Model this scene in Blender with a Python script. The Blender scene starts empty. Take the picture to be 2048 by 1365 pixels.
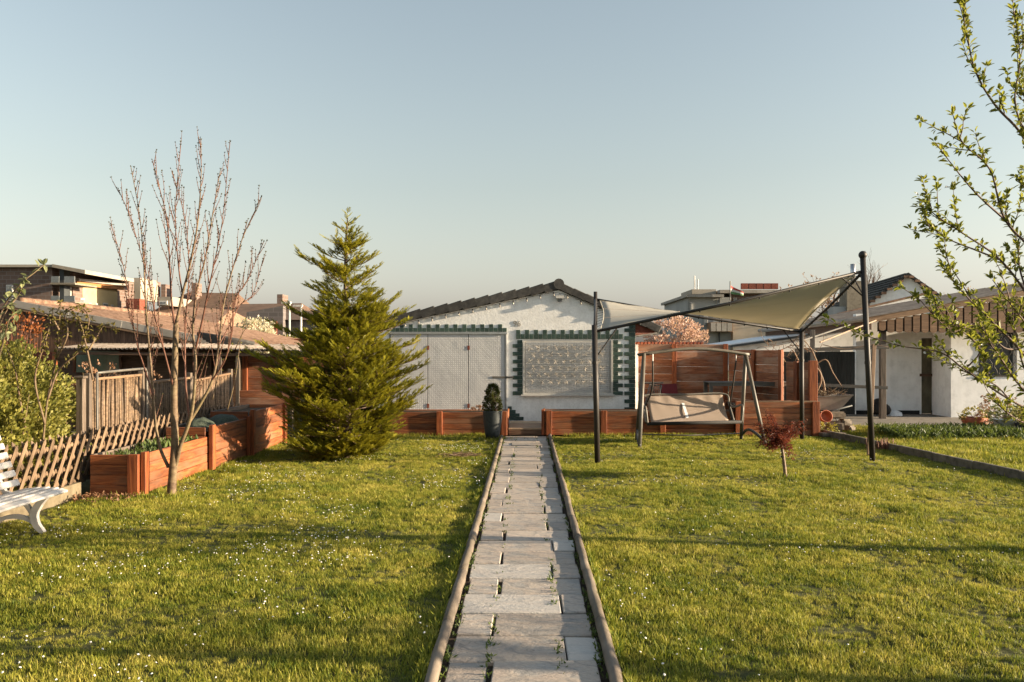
import bpy, bmesh, math, random
from mathutils import Vector, Matrix, noise
R = math.radians
rnd = random.Random(11)
C = bpy.context.scene.collection
S = bpy.context.scene

# ---------------------------------------------------------------- camera, sky, sun, exposure
F, H, CX, CY = 1700.0, 1.65, 1053.5, 701.5      # focal length in photo pixels, eye height, vanishing point of the path
def at(px, py, Y):                               # survey: photo pixel at a known distance Y -> point in metres
    return Vector(((px - CX) * Y / F, Y, H - (py - CY) * Y / F))
def gx(px, Y): return (px - CX) * Y / F

cam = bpy.data.cameras.new('camera'); camo = bpy.data.objects.new('camera', cam); C.objects.link(camo)
camo.location = (0, 0, H); camo.rotation_euler = (R(90), 0, 0)
cam.sensor_width = 36; cam.lens = F * 36 / 2048
cam.shift_x = (1024 - CX) / 2048; cam.shift_y = (CY - 682.5) / 2048
cam.clip_start = .05; cam.clip_end = 2000
S.camera = camo

SUN_EL, SUN_AZ = R(11.5), R(95.5)                  # low evening sun from the right, a touch behind the camera
world = bpy.data.worlds.new('World'); S.world = world; world.use_nodes = True
wn = world.node_tree; bg = wn.nodes['Background']
sky = wn.nodes.new('ShaderNodeTexSky'); sky.sky_type = 'NISHITA'; sky.sun_disc = False
sky.sun_elevation = SUN_EL; sky.sun_rotation = SUN_AZ
sky.altitude = 50; sky.air_density = 1.8; sky.dust_density = 2.2; sky.ozone_density = 0
hs = wn.nodes.new('ShaderNodeHueSaturation'); hs.inputs['Saturation'].default_value = .5
wb_ = wn.nodes.new('ShaderNodeMix'); wb_.data_type = 'RGBA'; wb_.blend_type = 'MULTIPLY'; wb_.inputs[0].default_value = 1; wb_.inputs[7].default_value = (.71, .82, 1.0, 1)   # one even white balance
wn.links.new(sky.outputs[0], hs.inputs['Color']); wn.links.new(hs.outputs[0], wb_.inputs[6]); wn.links.new(wb_.outputs[2], bg.inputs[0])
bg.inputs[1].default_value = .064
sl = bpy.data.lights.new('sun', 'SUN'); slo = bpy.data.objects.new('sun', sl); C.objects.link(slo)
sl.energy = 4.4; sl.angle = R(.6); sl.color = (1, .80, .55)
sd = Vector((math.sin(SUN_AZ) * math.cos(SUN_EL), math.cos(SUN_AZ) * math.cos(SUN_EL), math.sin(SUN_EL)))
slo.rotation_euler = sd.to_track_quat('Z', 'Y').to_euler(); slo.location = (20, -5, 12)
S.view_settings.view_transform = 'Standard'; S.view_settings.look = 'None'
S.view_settings.gamma = 1; S.view_settings.use_curve_mapping = False
S.view_settings.exposure = 2.0
S.render.engine = 'CYCLES'; S.cycles.max_bounces = 5; S.cycles.transparent_max_bounces = 6
S.cycles.use_denoising = True

# ---------------------------------------------------------------- materials
class NT:
    def __init__(s, name):
        s.m = bpy.data.materials.new(name); s.m.use_nodes = True
        s.t = s.m.node_tree; s.b = s.t.nodes['Principled BSDF']; s.out = s.t.nodes['Material Output']
    def n(s, ty, props=None, **inp):
        nd = s.t.nodes.new('ShaderNode' + ty)
        for k, v in (props or {}).items(): setattr(nd, k, v)
        for k, v in inp.items():
            k = {'A': 0, 'B': 1, 'D': 2}.get(k, k.replace('_', ' '))
            s.put(nd.inputs[k], v)
        return nd
    def put(s, sock, v):
        if hasattr(v, 'is_output') or isinstance(v, bpy.types.NodeSocket): s.t.links.new(v, sock)
        elif isinstance(v, bpy.types.Node): s.t.links.new(v.outputs[0], sock)
        else:
            if isinstance(v, (tuple, list)) and len(v) == 3 and sock.type == 'RGBA': v = (*v, 1)
            sock.default_value = v
    def math(s, op, a, b=0.0, c=0.0, clamp=False): return s.n('Math', {'operation': op, 'use_clamp': clamp}, A=a, B=b, D=c).outputs[0]
    def vmath(s, op, a, b): return s.n('VectorMath', {'operation': op}, A=a, B=b).outputs[0]
    def mix(s, fac, a, b, blend='MIX'):
        nd = s.t.nodes.new('ShaderNodeMix'); nd.data_type = 'RGBA'; nd.blend_type = blend
        s.put(nd.inputs[0], fac); s.put(nd.inputs[6], a); s.put(nd.inputs[7], b); return nd.outputs[2]
    def ramp(s, fac, cols):
        nd = s.t.nodes.new('ShaderNodeValToRGB'); e = nd.color_ramp.elements
        while len(e) < len(cols): e.new(.5)
        for i, (p, c) in enumerate(cols): e[i].position = p; e[i].color = (*c, 1)
        s.put(nd.inputs[0], fac); return nd.outputs[0]
    def coord(s, stretch=(1, 1, 1), rand=37.0, kind='Object'):
        c = s.n('TexCoord').outputs[kind]
        if rand:
            r = s.n('ObjectInfo').outputs['Random']
            c = s.vmath('ADD', c, s.n('CombineXYZ', X=s.math('MULTIPLY', r, rand), Y=s.math('MULTIPLY', r, rand * .7), Z=s.math('MULTIPLY', r, rand * 1.3)).outputs[0])
        return s.vmath('MULTIPLY', c, stretch)
    def noise(s, vec, scale, detail=5, rough=.55, dist=0): return s.n('TexNoise', None, Vector=vec, Scale=scale, Detail=detail, Roughness=rough, Distortion=dist).outputs[0]
    def val(s, col, amount):
        r = s.n('ObjectInfo').outputs['Random']
        return s.n('HueSaturation', None, Value=s.math('ADD', s.math('MULTIPLY', r, amount), 1 - amount / 2), Color=col).outputs[0]
    def bump(s, h, strength, dist=.02):
        s.put(s.b.inputs['Normal'], s.n('Bump', None, Strength=strength, Distance=dist, Height=h).outputs[0])
    def set(s, **k):
        for a, v in k.items(): s.put(s.b.inputs[a.replace('_', ' ')], v)
        return s.m

def stain(name, cols, scale=6, stretch=(1, 1, 1), rough=.7, bump=.25, objrand=.2, metal=0, detail=6, spec=.3, dist=.01, dust=None, streak=0):
    t = NT(name); v = t.coord(stretch); f = t.noise(v, scale, detail, .6)
    k = len(cols); col = t.ramp(f, [(.3 + .4 * i / max(1, k - 1), c) for i, c in enumerate(cols)])
    big = t.noise(t.coord((1, 1, 1)), scale * .15 + .4, 3)
    col = t.mix(t.math('MULTIPLY', t.math('SUBTRACT', big, .45, clamp=True), 1.6), col, dust or [x * .65 for x in cols[0]])
    if streak: col = t.mix(t.math('MULTIPLY', t.ramp(t.noise(t.coord((2.2, 2.2, .22)), 3.5, 6, .7), [(.48, (0, 0, 0)), (.72, (1, 1, 1))]), streak), col, [x * .55 for x in cols[0]])
    if objrand: col = t.val(col, objrand)
    t.set(Base_Color=col, Roughness=rough, Metallic=metal, Specular_IOR_Level=spec)
    if bump: t.bump(f, bump, dist)
    return t.m

def wood(name, c1, c2, c3, objrand=.45, rough=.62, grain=1.0, weather=None):
    t = NT(name)
    v = t.coord((1.3, 16, 16)); f = t.noise(v, 2.2 * grain, 8, .62, .6)
    w = t.noise(t.coord((.7, 5, 5)), 1.7, 3, .5, 1.2)
    col = t.ramp(f, [(.34, c1), (.54, c2), (.76, c3)])
    col = t.mix(t.math('MULTIPLY', t.math('SUBTRACT', w, .5, clamp=True), 2.2), col, c1)
    kn = t.n('TexVoronoi', None, Vector=t.coord((.9, 4.5, 4.5)), Scale=1.5).outputs[0]
    col = t.mix(t.ramp(kn, [(.04, (1, 1, 1)), (.11, (0, 0, 0))]), col, [x * .3 for x in c1])
    if weather:
        g = t.noise(t.coord((1, 2.5, 2.5)), 1.3, 5, .65)
        col = t.mix(t.ramp(g, [(.44, (0, 0, 0)), (.64, (.8, .8, .8))]), col, weather)
    col = t.val(col, objrand)
    t.set(Base_Color=col, Roughness=rough, Specular_IOR_Level=.35); t.bump(f, .35, .006)
    return t.m

def leafmat(name, dark, light, trans=.35, rough=.5, third=None):
    t = NT(name)
    a = t.n('Attribute', {'attribute_name': 'tint'}).outputs['Fac']
    p = t.n('NewGeometry').outputs['Position']
    nz = t.noise(p, 2.3, 3)
    f = t.math('ADD', t.math('MULTIPLY', a, .75), t.math('MULTIPLY', t.math('SUBTRACT', nz, .35), .7), clamp=True)
    cols = [(.1, dark), (.75, light)]
    if third: cols.append((.95, third))
    col = t.ramp(f, cols)
    t.set(Base_Color=col, Roughness=rough, Specular_IOR_Level=.3)
    tr = t.n('BsdfTranslucent', None, Color=t.mix(.5, col, [min(1, light[0] * 1.5), min(1, light[1] * 1.4), light[2]]))
    mx = t.n('MixShader', None); t.put(mx.inputs[0], trans); t.put(mx.inputs[1], t.b.outputs[0]); t.put(mx.inputs[2], tr.outputs[0])
    t.put(t.out.inputs[0], mx.outputs[0])
    return t.m

def plain(name, c, rough=.5, metal=0, spec=.4):
    return stain(name, [[x * .82 for x in c], c, [min(1, x * 1.1) for x in c]], 14, rough=rough, metal=metal, bump=.06, objrand=.08, spec=spec)

def brickmat(name, c1, c2, mortar, scale):
    t = NT(name)
    g = t.n('NewGeometry'); sp = t.n('SeparateXYZ', None, Vector=t.n('TexCoord').outputs['Object'])
    v = t.n('CombineXYZ', None, X=t.math('ADD', sp.outputs[0], sp.outputs[1]), Y=sp.outputs[2]).outputs[0]
    b = t.n('TexBrick', None, Vector=v, Color1=c1, Color2=c2, Mortar=mortar, Scale=scale, Mortar_Size=.02)
    col = t.mix(t.math('MULTIPLY', t.noise(v, .6, 4), .5), b.outputs[0], c1)
    t.set(Base_Color=col, Roughness=.85); t.bump(b.outputs[1], -.3, .02)
    return t.m

M = {}
M['red_wood'] = wood('red_wood', (.085, .022, .009), (.25, .074, .022), (.37, .135, .042), weather=(.20, .10, .055), objrand=.6)
M['red_post'] = wood('red_post', (.11, .025, .008), (.26, .07, .02), (.36, .125, .04), objrand=.3)
M['screen_wood'] = wood('screen_wood', (.12, .036, .016), (.29, .10, .04), (.40, .165, .075), weather=(.30, .19, .13))
M['shaded_trellis_wood'] = wood('shaded_trellis_wood', (.03, .028, .026), (.06, .056, .05), (.095, .088, .078))  # grey wood darkened: the shade over the trellis is put into its colour
M['grey_wood'] = wood('grey_wood', (.06, .046, .034), (.12, .092, .07), (.18, .145, .112), objrand=.35)
M['lath_wood'] = wood('lath_wood', (.085, .056, .034), (.165, .11, .068), (.24, .167, .107), objrand=.5)
M['stick_wood'] = wood('stick_wood', (.052, .032, .018), (.135, .087, .05), (.22, .147, .088), objrand=.7)
M['brown_wood'] = wood('brown_wood', (.05, .027, .016), (.115, .064, .038), (.17, .102, .064), objrand=.4)
M['tan_wood'] = wood('tan_wood', (.12, .07, .04), (.22, .14, .082), (.31, .21, .13), objrand=.4)
M['fascia_wood'] = wood('fascia_wood', (.09, .048, .026), (.18, .105, .058), (.26, .16, .092), objrand=.5)
M['terrace'] = stain('terrace', [(.34, .325, .30), (.42, .405, .375), (.48, .46, .43)], 6, bump=.2, objrand=0)  # kept pale so the hidden terrace bounces light onto the lower facade
M['deck_wood'] = wood('deck_wood', (.22, .16, .105), (.34, .26, .18), (.43, .35, .25), objrand=.3)
M['edge_log'] = stain('edge_log', [(.065, .052, .04), (.135, .108, .083), (.205, .168, .132)], 9, (1, .25, 1), bump=.6, dust=(.12, .1, .06))
M['bark'] = stain('bark', [(.065, .04, .024), (.13, .085, .05), (.19, .14, .08)], 9, (1, 1, 2.5), bump=.6, dust=(.15, .14, .05))
M['shoot'] = stain('shoot', [(.08, .034, .022), (.14, .06, .038), (.18, .09, .058)], 12, bump=.2)
M['bark_dark'] = stain('bark_dark', [(.05, .03, .025), (.11, .07, .055), (.18, .125, .10)], 12, (1, 1, 2.5), bump=.4)
M['plaster'] = stain('plaster', [(.70, .69, .66), (.80, .79, .76), (.83, .82, .79)], 26, bump=.35, objrand=0, rough=.9, dust=(.52, .50, .46), spec=.1, streak=.2)
M['plaster_old'] = stain('plaster_old', [(.66, .665, .66), (.80, .805, .80), (.83, .835, .83)], 5, bump=.3, objrand=0, rough=.9, dust=(.60, .60, .58), spec=.1, streak=.12)
M['tile_dark'] = stain('tile_dark', [(.028, .027, .025), (.055, .052, .048), (.085, .08, .07)], 12, bump=.3, rough=.75, objrand=.4)
M['tile_brown'] = stain('tile_brown', [(.12, .065, .04), (.21, .125, .08), (.28, .18, .125)], 9, bump=.3, rough=.85, objrand=.5)
M['far_roof'] = stain('far_roof', [(.085, .05, .032), (.125, .075, .05), (.155, .10, .065)], 3, bump=.1, rough=.9, objrand=.15)
M['green_clinker'] = stain('green_clinker', [(.02, .04, .033), (.04, .068, .055), (.06, .085, .068)], 10, bump=.2, rough=.45, objrand=.5)
M['concrete'] = stain('concrete', [(.14, .12, .09), (.21, .18, .135), (.26, .23, .18)], 9, bump=.35, rough=.9, objrand=.15)
M['kerb'] = stain('kerb', [(.085, .068, .042), (.135, .11, .07), (.17, .14, .092)], 9, bump=.35, rough=.9)
M['edging'] = stain('edging', [(.07, .06, .045), (.14, .12, .09), (.20, .17, .13)], 9, bump=.5, rough=.9)
M['sheet'] = stain('sheet', [(.14, .11, .09), (.24, .2, .165), (.31, .27, .23)], 5, bump=.2, rough=.8, objrand=.25)
M['flashing'] = stain('flashing', [(.22, .2, .17), (.30, .275, .24), (.35, .32, .28)], 4, bump=.1, rough=.6, objrand=.15)
M['soil'] = stain('soil', [(.025, .017, .01), (.06, .042, .026), (.10, .075, .05)], 22, bump=1, rough=1)
M['litter'] = stain('litter', [(.05, .022, .014), (.13, .06, .04), (.2, .11, .08)], 40, bump=1, rough=1)
M['black_metal'] = plain('black_metal', (.024, .02, .017), .55, .0, .35)
M['grey_metal'] = plain('grey_metal', (.125, .115, .10), .5, .1)
M['dark_grey'] = plain('dark_grey', (.045, .05, .052), .55)
M['alu'] = plain('alu', (.5, .5, .5), .35, .8)
M['white_paint'] = plain('white_paint', (.52, .50, .46), .42)
M['bench_paint'] = stain('bench_paint', [(.40, .375, .35), (.48, .455, .425), (.52, .495, .46)], 5, (1, .15, 1), rough=.4, bump=.05, objrand=.08)
M['rust'] = stain('rust', [(.10, .022, .012), (.18, .045, .025), (.22, .08, .05)], 20, bump=.3)
M['black'] = plain('black', (.012, .012, .012), .8)
M['gate_black'] = wood('gate_black', (.008, .009, .008), (.016, .018, .016), (.028, .03, .027))
M['glass'] = plain('glass', (.05, .06, .065), .08, 0, .8)
M['far_glass'] = plain('far_glass', (.16, .17, .17), .15, 0, .7)
M['green_glass'] = plain('green_glass', (.20, .24, .17), .15, 0, .6)
M['cushion'] = plain('cushion', (.12, .012, .014), .9)
M['terracotta'] = stain('terracotta', [(.22, .06, .03), (.33, .1, .05), (.38, .15, .09)], 8, bump=.1)
M['blue_pot'] = stain('blue_pot', [(.022, .028, .031), (.034, .041, .044), (.05, .056, .058)], 30, bump=.25, rough=.55)
M['white_plastic'] = plain('white_plastic', (.66, .68, .70), .5)
M['olive_door'] = stain('olive_door', [(.075, .065, .04), (.125, .11, .07), (.17, .155, .10)], 6, (1, 1, .5), bump=.15, rough=.6)
M['rope'] = plain('rope', (.40, .36, .30), .9)
M['shutter'] = plain('shutter', (.52, .515, .50), .5)
M['net'] = stain('net', [(.025, .035, .025), (.055, .07, .05), (.085, .105, .08)], 60, bump=.8, rough=.8)
M['brick_far'] = brickmat('brick_far', (.12, .075, .058), (.17, .115, .09), (.2, .17, .15), .9)
M['brick_grey'] = brickmat('brick_grey', (.10, .085, .08), (.15, .125, .115), (.18, .16, .15), .9)
M['yellow_wall'] = stain('yellow_wall', [(.40, .31, .15), (.45, .36, .19), (.48, .39, .22)], 1, bump=0, objrand=0)
M['grey_wall'] = stain('grey_wall', [(.24, .245, .24), (.29, .295, .285), (.33, .33, .32)], .7, bump=0, objrand=0)
M['pale_wall'] = stain('pale_wall', [(.27, .235, .18), (.33, .285, .225), (.37, .33, .27)], .7, bump=0, objrand=0)
M['orange_trim'] = plain('orange_trim', (.34, .15, .05), .7)
M['paving'] = stain('paving', [(.10, .085, .07), (.17, .15, .125), (.25, .225, .19)], 7, (1, 3, 1), bump=.5, rough=.95)
M['flag_red'] = plain('flag_red', (.42, .06, .05), .8)
M['flag_white'] = plain('flag_white', (.6, .58, .53), .8)
M['flag_green'] = plain('flag_green', (.10, .2, .08), .8)
M['bulb'] = plain('bulb', (.30, .27, .22), .1, 0, .8)

def m_stone():
    t = NT('stone'); v = t.coord((1, 1.6, 1))
    n1 = t.noise(v, 3.2, 7, .62, 1.6)
    w = t.n('TexWave', {'wave_type': 'BANDS', 'bands_direction': 'DIAGONAL'}, Vector=v, Scale=1.2, Distortion=16.0, Detail=4.0, Detail_Scale=1.4).outputs['Fac']
    col = t.ramp(n1, [(.25, (.19, .185, .18)), (.42, (.32, .295, .265)), (.55, (.41, .335, .265)), (.68, (.36, .315, .27)), (.8, (.25, .245, .24))])
    col = t.mix(t.math('MULTIPLY', t.math('POWER', w, 2.0), .75), col, (.42, .33, .26))
    vein = t.n('TexWave', {'wave_type': 'BANDS', 'bands_direction': 'DIAGONAL'}, Vector=v, Scale=1.5, Distortion=22.0, Detail=4.0, Detail_Scale=.8).outputs['Fac']
    col = t.mix(t.ramp(vein, [(.0, (.55, .55, .55)), (.14, (0, 0, 0))]), col, (.15, .145, .14))
    fine = t.noise(v, 45, 3, .6)
    col = t.mix(.3, col, t.ramp(fine, [(.3, (.16, .155, .15)), (.7, (.44, .41, .38))]))
    r = t.n('ObjectInfo').outputs['Random']
    col = t.mix(t.math('MULTIPLY', t.math("GREATER_THAN", r, .75), .5), col, (.35, .345, .33))
    col = t.val(col, .4)
    cr = t.n('TexVoronoi', {'feature': 'DISTANCE_TO_EDGE'}, Vector=t.vmath('ADD', v, t.n('TexNoise', None, Vector=v, Scale=3.0).outputs[1]), Scale=1.4).outputs[0]
    col = t.mix(t.ramp(cr, [(.002, (.35, .35, .35)), (.009, (0, 0, 0))]), col, (.07, .065, .06))
    t.set(Base_Color=col, Roughness=.72, Specular_IOR_Level=.3)
    t.bump(t.math('ADD', n1, t.math('MULTIPLY', fine, .3)), .8, .014)
    return t.m
M['stone'] = m_stone()

def m_tread():
    t = NT('tread'); sp = t.n('SeparateXYZ', None, Vector=t.n('TexCoord').outputs['Object'])
    u = t.math('DIVIDE', sp.outputs[0], .042); w = t.math('DIVIDE', sp.outputs[2], .042)
    par = t.math('MODULO', t.math('ADD', t.math('FLOOR', u), t.math('ADD', t.math('FLOOR', w), 4000)), 2)
    a = t.math('SUBTRACT', t.math('FRACT', u), .5); b = t.math('SUBTRACT', t.math('FRACT', w), .5)
    s = t.math('SUBTRACT', t.math('MULTIPLY', par, 2), 1); bs = t.math('MULTIPLY', b, s)
    d1 = t.math('ABSOLUTE', t.math('ADD', a, bs)); d2 = t.math('ABSOLUTE', t.math('SUBTRACT', a, bs))
    h = t.math('SUBTRACT', 1, t.math('ADD', t.math('MULTIPLY', d1, 4.2), t.math('MULTIPLY', d2, 1.35)), clamp=True)
    big = t.noise(t.coord((1, 1, 1)), 1.6, 3)
    col = t.ramp(h, [(0, (.49, .485, .475)), (.35, (.57, .56, .545))])
    col = t.mix(t.math('MULTIPLY', big, .4), col, (.44, .44, .44))
    t.set(Base_Color=col, Metallic=.25, Roughness=t.math('ADD', t.math('MULTIPLY', big, .25), .36))
    bp = t.n('Bump', None, Strength=.12, Distance=.2, Height=big)
    bp2 = t.n('Bump', None, Strength=.9, Distance=.006, Height=h, Normal=bp.outputs[0]); t.put(t.b.inputs['Normal'], bp2.outputs[0])
    return t.m
M['tread'] = m_tread()

def m_sail(name, c, tr):
    t = NT(name); v = t.coord((1, 1, 1)); f = t.noise(v, 2.0, 4)
    col = t.mix(f, c, [x * .86 for x in c])
    t.set(Base_Color=col, Roughness=.85, Specular_IOR_Level=.15)
    wv = t.n('TexWave', None, Vector=v, Scale=60.0, Distortion=.3).outputs['Fac']; t.bump(wv, .08, .004)
    b = t.n('BsdfTranslucent', None, Color=tr); mx = t.n('MixShader'); t.put(mx.inputs[0], .5)
    t.put(mx.inputs[1], t.b.outputs[0]); t.put(mx.inputs[2], b.outputs[0]); t.put(t.out.inputs[0], mx.outputs[0])
    return t.m
M['sail'] = m_sail('sail', (.62, .60, .54), (.66, .60, .47))
M['sling'] = m_sail('sling', (.52, .43, .36), (.42, .32, .25))

def m_grass(name, c0, c1, c2, trans=.3):
    t = NT(name); p = t.n('NewGeometry').outputs['Position']
    r = t.n('ObjectInfo').outputs['Random']
    a = t.n('Attribute', {'attribute_name': 'tint'}).outputs['Fac']
    n1 = t.math('ADD', t.math('MULTIPLY', t.math('SUBTRACT', t.noise(p, .8, 5, .65), .5), 1.9), .5); n2 = t.math('ADD', t.math('MULTIPLY', t.math('SUBTRACT', t.noise(p, 5.5, 3, .6), .5), 1.7), .5)
    f = t.math('ADD', t.math('ADD', t.math('MULTIPLY', n1, .55), t.math('MULTIPLY', n2, .5)), t.math('ADD', t.math('MULTIPLY', a, .35), t.math('SUBTRACT', t.math('MULTIPLY', r, .25), .32)))
    col = t.ramp(f, [(.22, c0), (.5, c1), (.85, c2)])
    t.set(Base_Color=col, Roughness=.55, Specular_IOR_Level=.25)
    b = t.n('BsdfTranslucent', None, Color=col); mx = t.n('MixShader'); t.put(mx.inputs[0], trans)
    t.put(mx.inputs[1], t.b.outputs[0]); t.put(mx.inputs[2], b.outputs[0]); t.put(t.out.inputs[0], mx.outputs[0])
    return t.m
M['grass'] = m_grass('grass', (.08, .125, .015), (.25, .258, .028), (.48, .41, .09), .42)
M['lawn'] = stain('lawn', [(.03, .036, .008), (.065, .066, .014), (.10, .09, .026)], 18, bump=1, rough=1, objrand=0)
M['field'] = stain('field', [(.04, .045, .015), (.07, .07, .025), (.1, .09, .04)], 3, bump=.5, rough=1, objrand=0)
M['daisy'] = plain('daisy', (.66, .64, .62), .8)
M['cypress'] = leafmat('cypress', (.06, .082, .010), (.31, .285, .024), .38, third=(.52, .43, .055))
M['plum_leaf'] = leafmat('plum_leaf', (.07, .10, .016), (.20, .215, .036), .5, third=(.34, .28, .06))
M['hedge_leaf'] = leafmat('hedge_leaf', (.085, .10, .016), (.27, .25, .055), .4, third=(.42, .38, .14))
M['box_leaf'] = leafmat('box_leaf', (.025, .04, .01), (.07, .075, .015), .25)
M['maple_leaf'] = leafmat('maple_leaf', (.075, .018, .016), (.21, .06, .035), .4, third=(.26, .13, .05))
M['creeper_leaf'] = leafmat('creeper_leaf', (.12, .03, .015), (.30, .11, .03), .35)
M['rose_leaf'] = leafmat('rose_leaf', (.07, .06, .015), (.17, .14, .035), .35)
M['pale_leaf'] = leafmat('pale_leaf', (.10, .12, .05), (.27, .28, .13), .35)
M['bud'] = leafmat('bud', (.026, .024, .011), (.07, .06, .02), .15)
M['dry_leaf'] = leafmat('dry_leaf', (.12, .06, .03), (.27, .15, .085), .25)
M['herb'] = leafmat('herb', (.03, .055, .012), (.10, .135, .03), .3)
M['yellow_leaf'] = leafmat('yellow_leaf', (.11, .12, .025), (.27, .24, .05), .35)
M['blossom_pink'] = leafmat('blossom_pink', (.30, .19, .10), (.55, .38, .33), .3, third=(.62, .48, .45))
M['blossom_white'] = leafmat('blossom_white', (.35, .32, .2), (.6, .55, .43), .3)
M['far_twig'] = plain('far_twig', (.24, .15, .09), .9)
M['far_bud'] = leafmat('far_bud', (.2, .11, .05), (.34, .2, .10), .2)
M['petal'] = plain('petal', (.8, .76, .72), .7)

# ---------------------------------------------------------------- builders
def wm(o):
    m = o.matrix_basis.copy()
    while o.parent: o = o.parent; m = o.matrix_basis @ m
    return m
def tag(o, label=None, cat=None, group=None, kind=None):
    if label: o['label'] = label
    if cat: o['category'] = cat
    if group: o['group'] = group
    if kind: o['kind'] = kind
    return o
def thing(name, label, cat, loc=(0, 0, 0), group=None, kind=None):
    o = bpy.data.objects.new(name, None); C.objects.link(o); o.location = loc; o.empty_display_size = .1
    return tag(o, label, cat, group, kind)
def link(name, me, mat, parent=None, matrix=None):
    o = bpy.data.objects.new(name, me); C.objects.link(o)
    if mat and not me.materials: me.materials.append(M[mat])
    if parent: o.parent = parent
    if matrix is not None: o.matrix_basis = (wm(parent).inverted() @ matrix) if parent else matrix
    return o

class MB:
    def __init__(s): s.v = []; s.f = []; s.t = []
    def quad(s, *p, tint=0.0):
        i = len(s.v); s.v += [tuple(q) for q in p]; s.f.append(tuple(range(i, i + len(p)))); s.t.append(tint); return s
    def box(s, c, d, m=None):
        i = len(s.v); c = Vector(c)
        for sx in (-1, 1):
            for sy in (-1, 1):
                for sz in (-1, 1):
                    q = Vector((sx * d[0] / 2, sy * d[1] / 2, sz * d[2] / 2)); s.v.append(tuple(c + (m @ q if m else q)))
        for q in ((0, 1, 3, 2), (4, 6, 7, 5), (0, 4, 5, 1), (2, 3, 7, 6), (0, 2, 6, 4), (1, 5, 7, 3)): s.f.append(tuple(i + k for k in q)); s.t.append(0)
        return s
    def box2(s, a, b): return s.box([(a[k] + b[k]) / 2 for k in range(3)], [abs(b[k] - a[k]) for k in range(3)])
    def tube(s, pts, r, n=8, cap=True, tint=0.0):
        pts = [Vector(p) for p in pts]; k = len(pts)
        rs = list(r) if isinstance(r, (list, tuple)) else [r] * k
        i0 = len(s.v); ref = None
        for j, p in enumerate(pts):
            d = (pts[min(j + 1, k - 1)] - pts[max(j - 1, 0)]).normalized()
            if ref is None: ref = d.orthogonal().normalized()
            ref = (ref - d * ref.dot(d)); ref = ref.normalized() if ref.length > 1e-6 else d.orthogonal().normalized()
            b = d.cross(ref)
            for a in range(n):
                an = 2 * math.pi * a / n; s.v.append(tuple(p + (ref * math.cos(an) + b * math.sin(an)) * rs[j]))
        for j in range(k - 1):
            for a in range(n):
                a2 = (a + 1) % n; s.f.append((i0 + j * n + a, i0 + j * n + a2, i0 + (j + 1) * n + a2, i0 + (j + 1) * n + a)); s.t.append(tint)
        if cap: s.f.append(tuple(i0 + a for a in range(n))[::-1]); s.f.append(tuple(i0 + (k - 1) * n + a for a in range(n))); s.t += [tint, tint]
        return s
    def lathe(s, c, prof, n=24, sx=1.0, sy=1.0):
        i0 = len(s.v); k = len(prof)
        for r, z in prof:
            for a in range(n): an = 2 * math.pi * a / n; s.v.append((c[0] + r * math.cos(an) * sx, c[1] + r * math.sin(an) * sy, c[2] + z))
        for j in range(k - 1):
            for a in range(n): a2 = (a + 1) % n; s.f.append((i0 + j * n + a, i0 + j * n + a2, i0 + (j + 1) * n + a2, i0 + (j + 1) * n + a)); s.t.append(0)
        return s
    def prism(s, poly, y0, y1):                     # outline in x,z pushed along y
        i = len(s.v); n = len(poly)
        s.v += [(x, y0, z) for x, z in poly] + [(x, y1, z) for x, z in poly]
        s.f.append(tuple(range(i, i + n))); s.f.append(tuple(range(i + n, i + 2 * n))[::-1]); s.t += [0, 0]
        for a in range(n): b = (a + 1) % n; s.f.append((i + b, i + a, i + n + a, i + n + b)); s.t.append(0)
        return s
    def ribbon(s, pts, w, y0, y1):                  # bar of width w following x,z points, thick along y
        n = len(pts); ps = [Vector((p[0], 0, p[1])) for p in pts]; L = []; Q = []
        for j in range(n):
            d = (ps[min(j + 1, n - 1)] - ps[max(j - 1, 0)]).normalized(); o = Vector((-d.z, 0, d.x)) * (w[j] if isinstance(w, list) else w) / 2
            L.append(ps[j] + o); Q.append(ps[j] - o)
        i = len(s.v)
        for j in range(n): s.v += [(L[j].x, y0, L[j].z), (Q[j].x, y0, Q[j].z), (Q[j].x, y1, Q[j].z), (L[j].x, y1, L[j].z)]
        for j in range(n - 1):
            for a in range(4): b = (a + 1) % 4; s.f.append((i + 4 * j + a, i + 4 * j + b, i + 4 * j + 4 + b, i + 4 * j + 4 + a)); s.t.append(0)
        s.f += [(i, i + 3, i + 2, i + 1), (i + 4 * n - 4, i + 4 * n - 3, i + 4 * n - 2, i + 4 * n - 1)]; s.t += [0, 0]
        return s
    def leaf(s, p, d, nrm, L, W, tint=.5, curl=.12, six=False):
        d = d.normalized(); sd = d.cross(nrm)
        sd = sd.normalized() if sd.length > 1e-5 else d.orthogonal().normalized()
        up = sd.cross(d); i = len(s.v)
        if not six:
            s.v += [tuple(p), tuple(p + d * L * .5 + sd * W / 2 + up * curl * L * .6), tuple(p + d * L), tuple(p + d * L * .5 - sd * W / 2 + up * curl * L * .6)]
            s.f += [(i, i + 1, i + 2), (i, i + 2, i + 3)]; s.t += [tint, tint]
        else:
            s.v += [tuple(p), tuple(p + d * L * .35 + sd * W / 2 + up * curl * L), tuple(p + d * L * .72 + sd * W * .36 + up * curl * L * .8), tuple(p + d * L - up * curl * L * .6),
                    tuple(p + d * L * .72 - sd * W * .36 + up * curl * L * .8), tuple(p + d * L * .35 - sd * W / 2 + up * curl * L), tuple(p + d * L * .4), tuple(p + d * L * .75 - up * curl * L * .15)]
            s.f += [(i, i + 1, i + 6), (i + 6, i + 1, i + 2, i + 7), (i + 7, i + 2, i + 3), (i, i + 6, i + 5), (i + 6, i + 7, i + 4, i + 5), (i + 7, i + 3, i + 4)]; s.t += [tint] * 6
        return s
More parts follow.
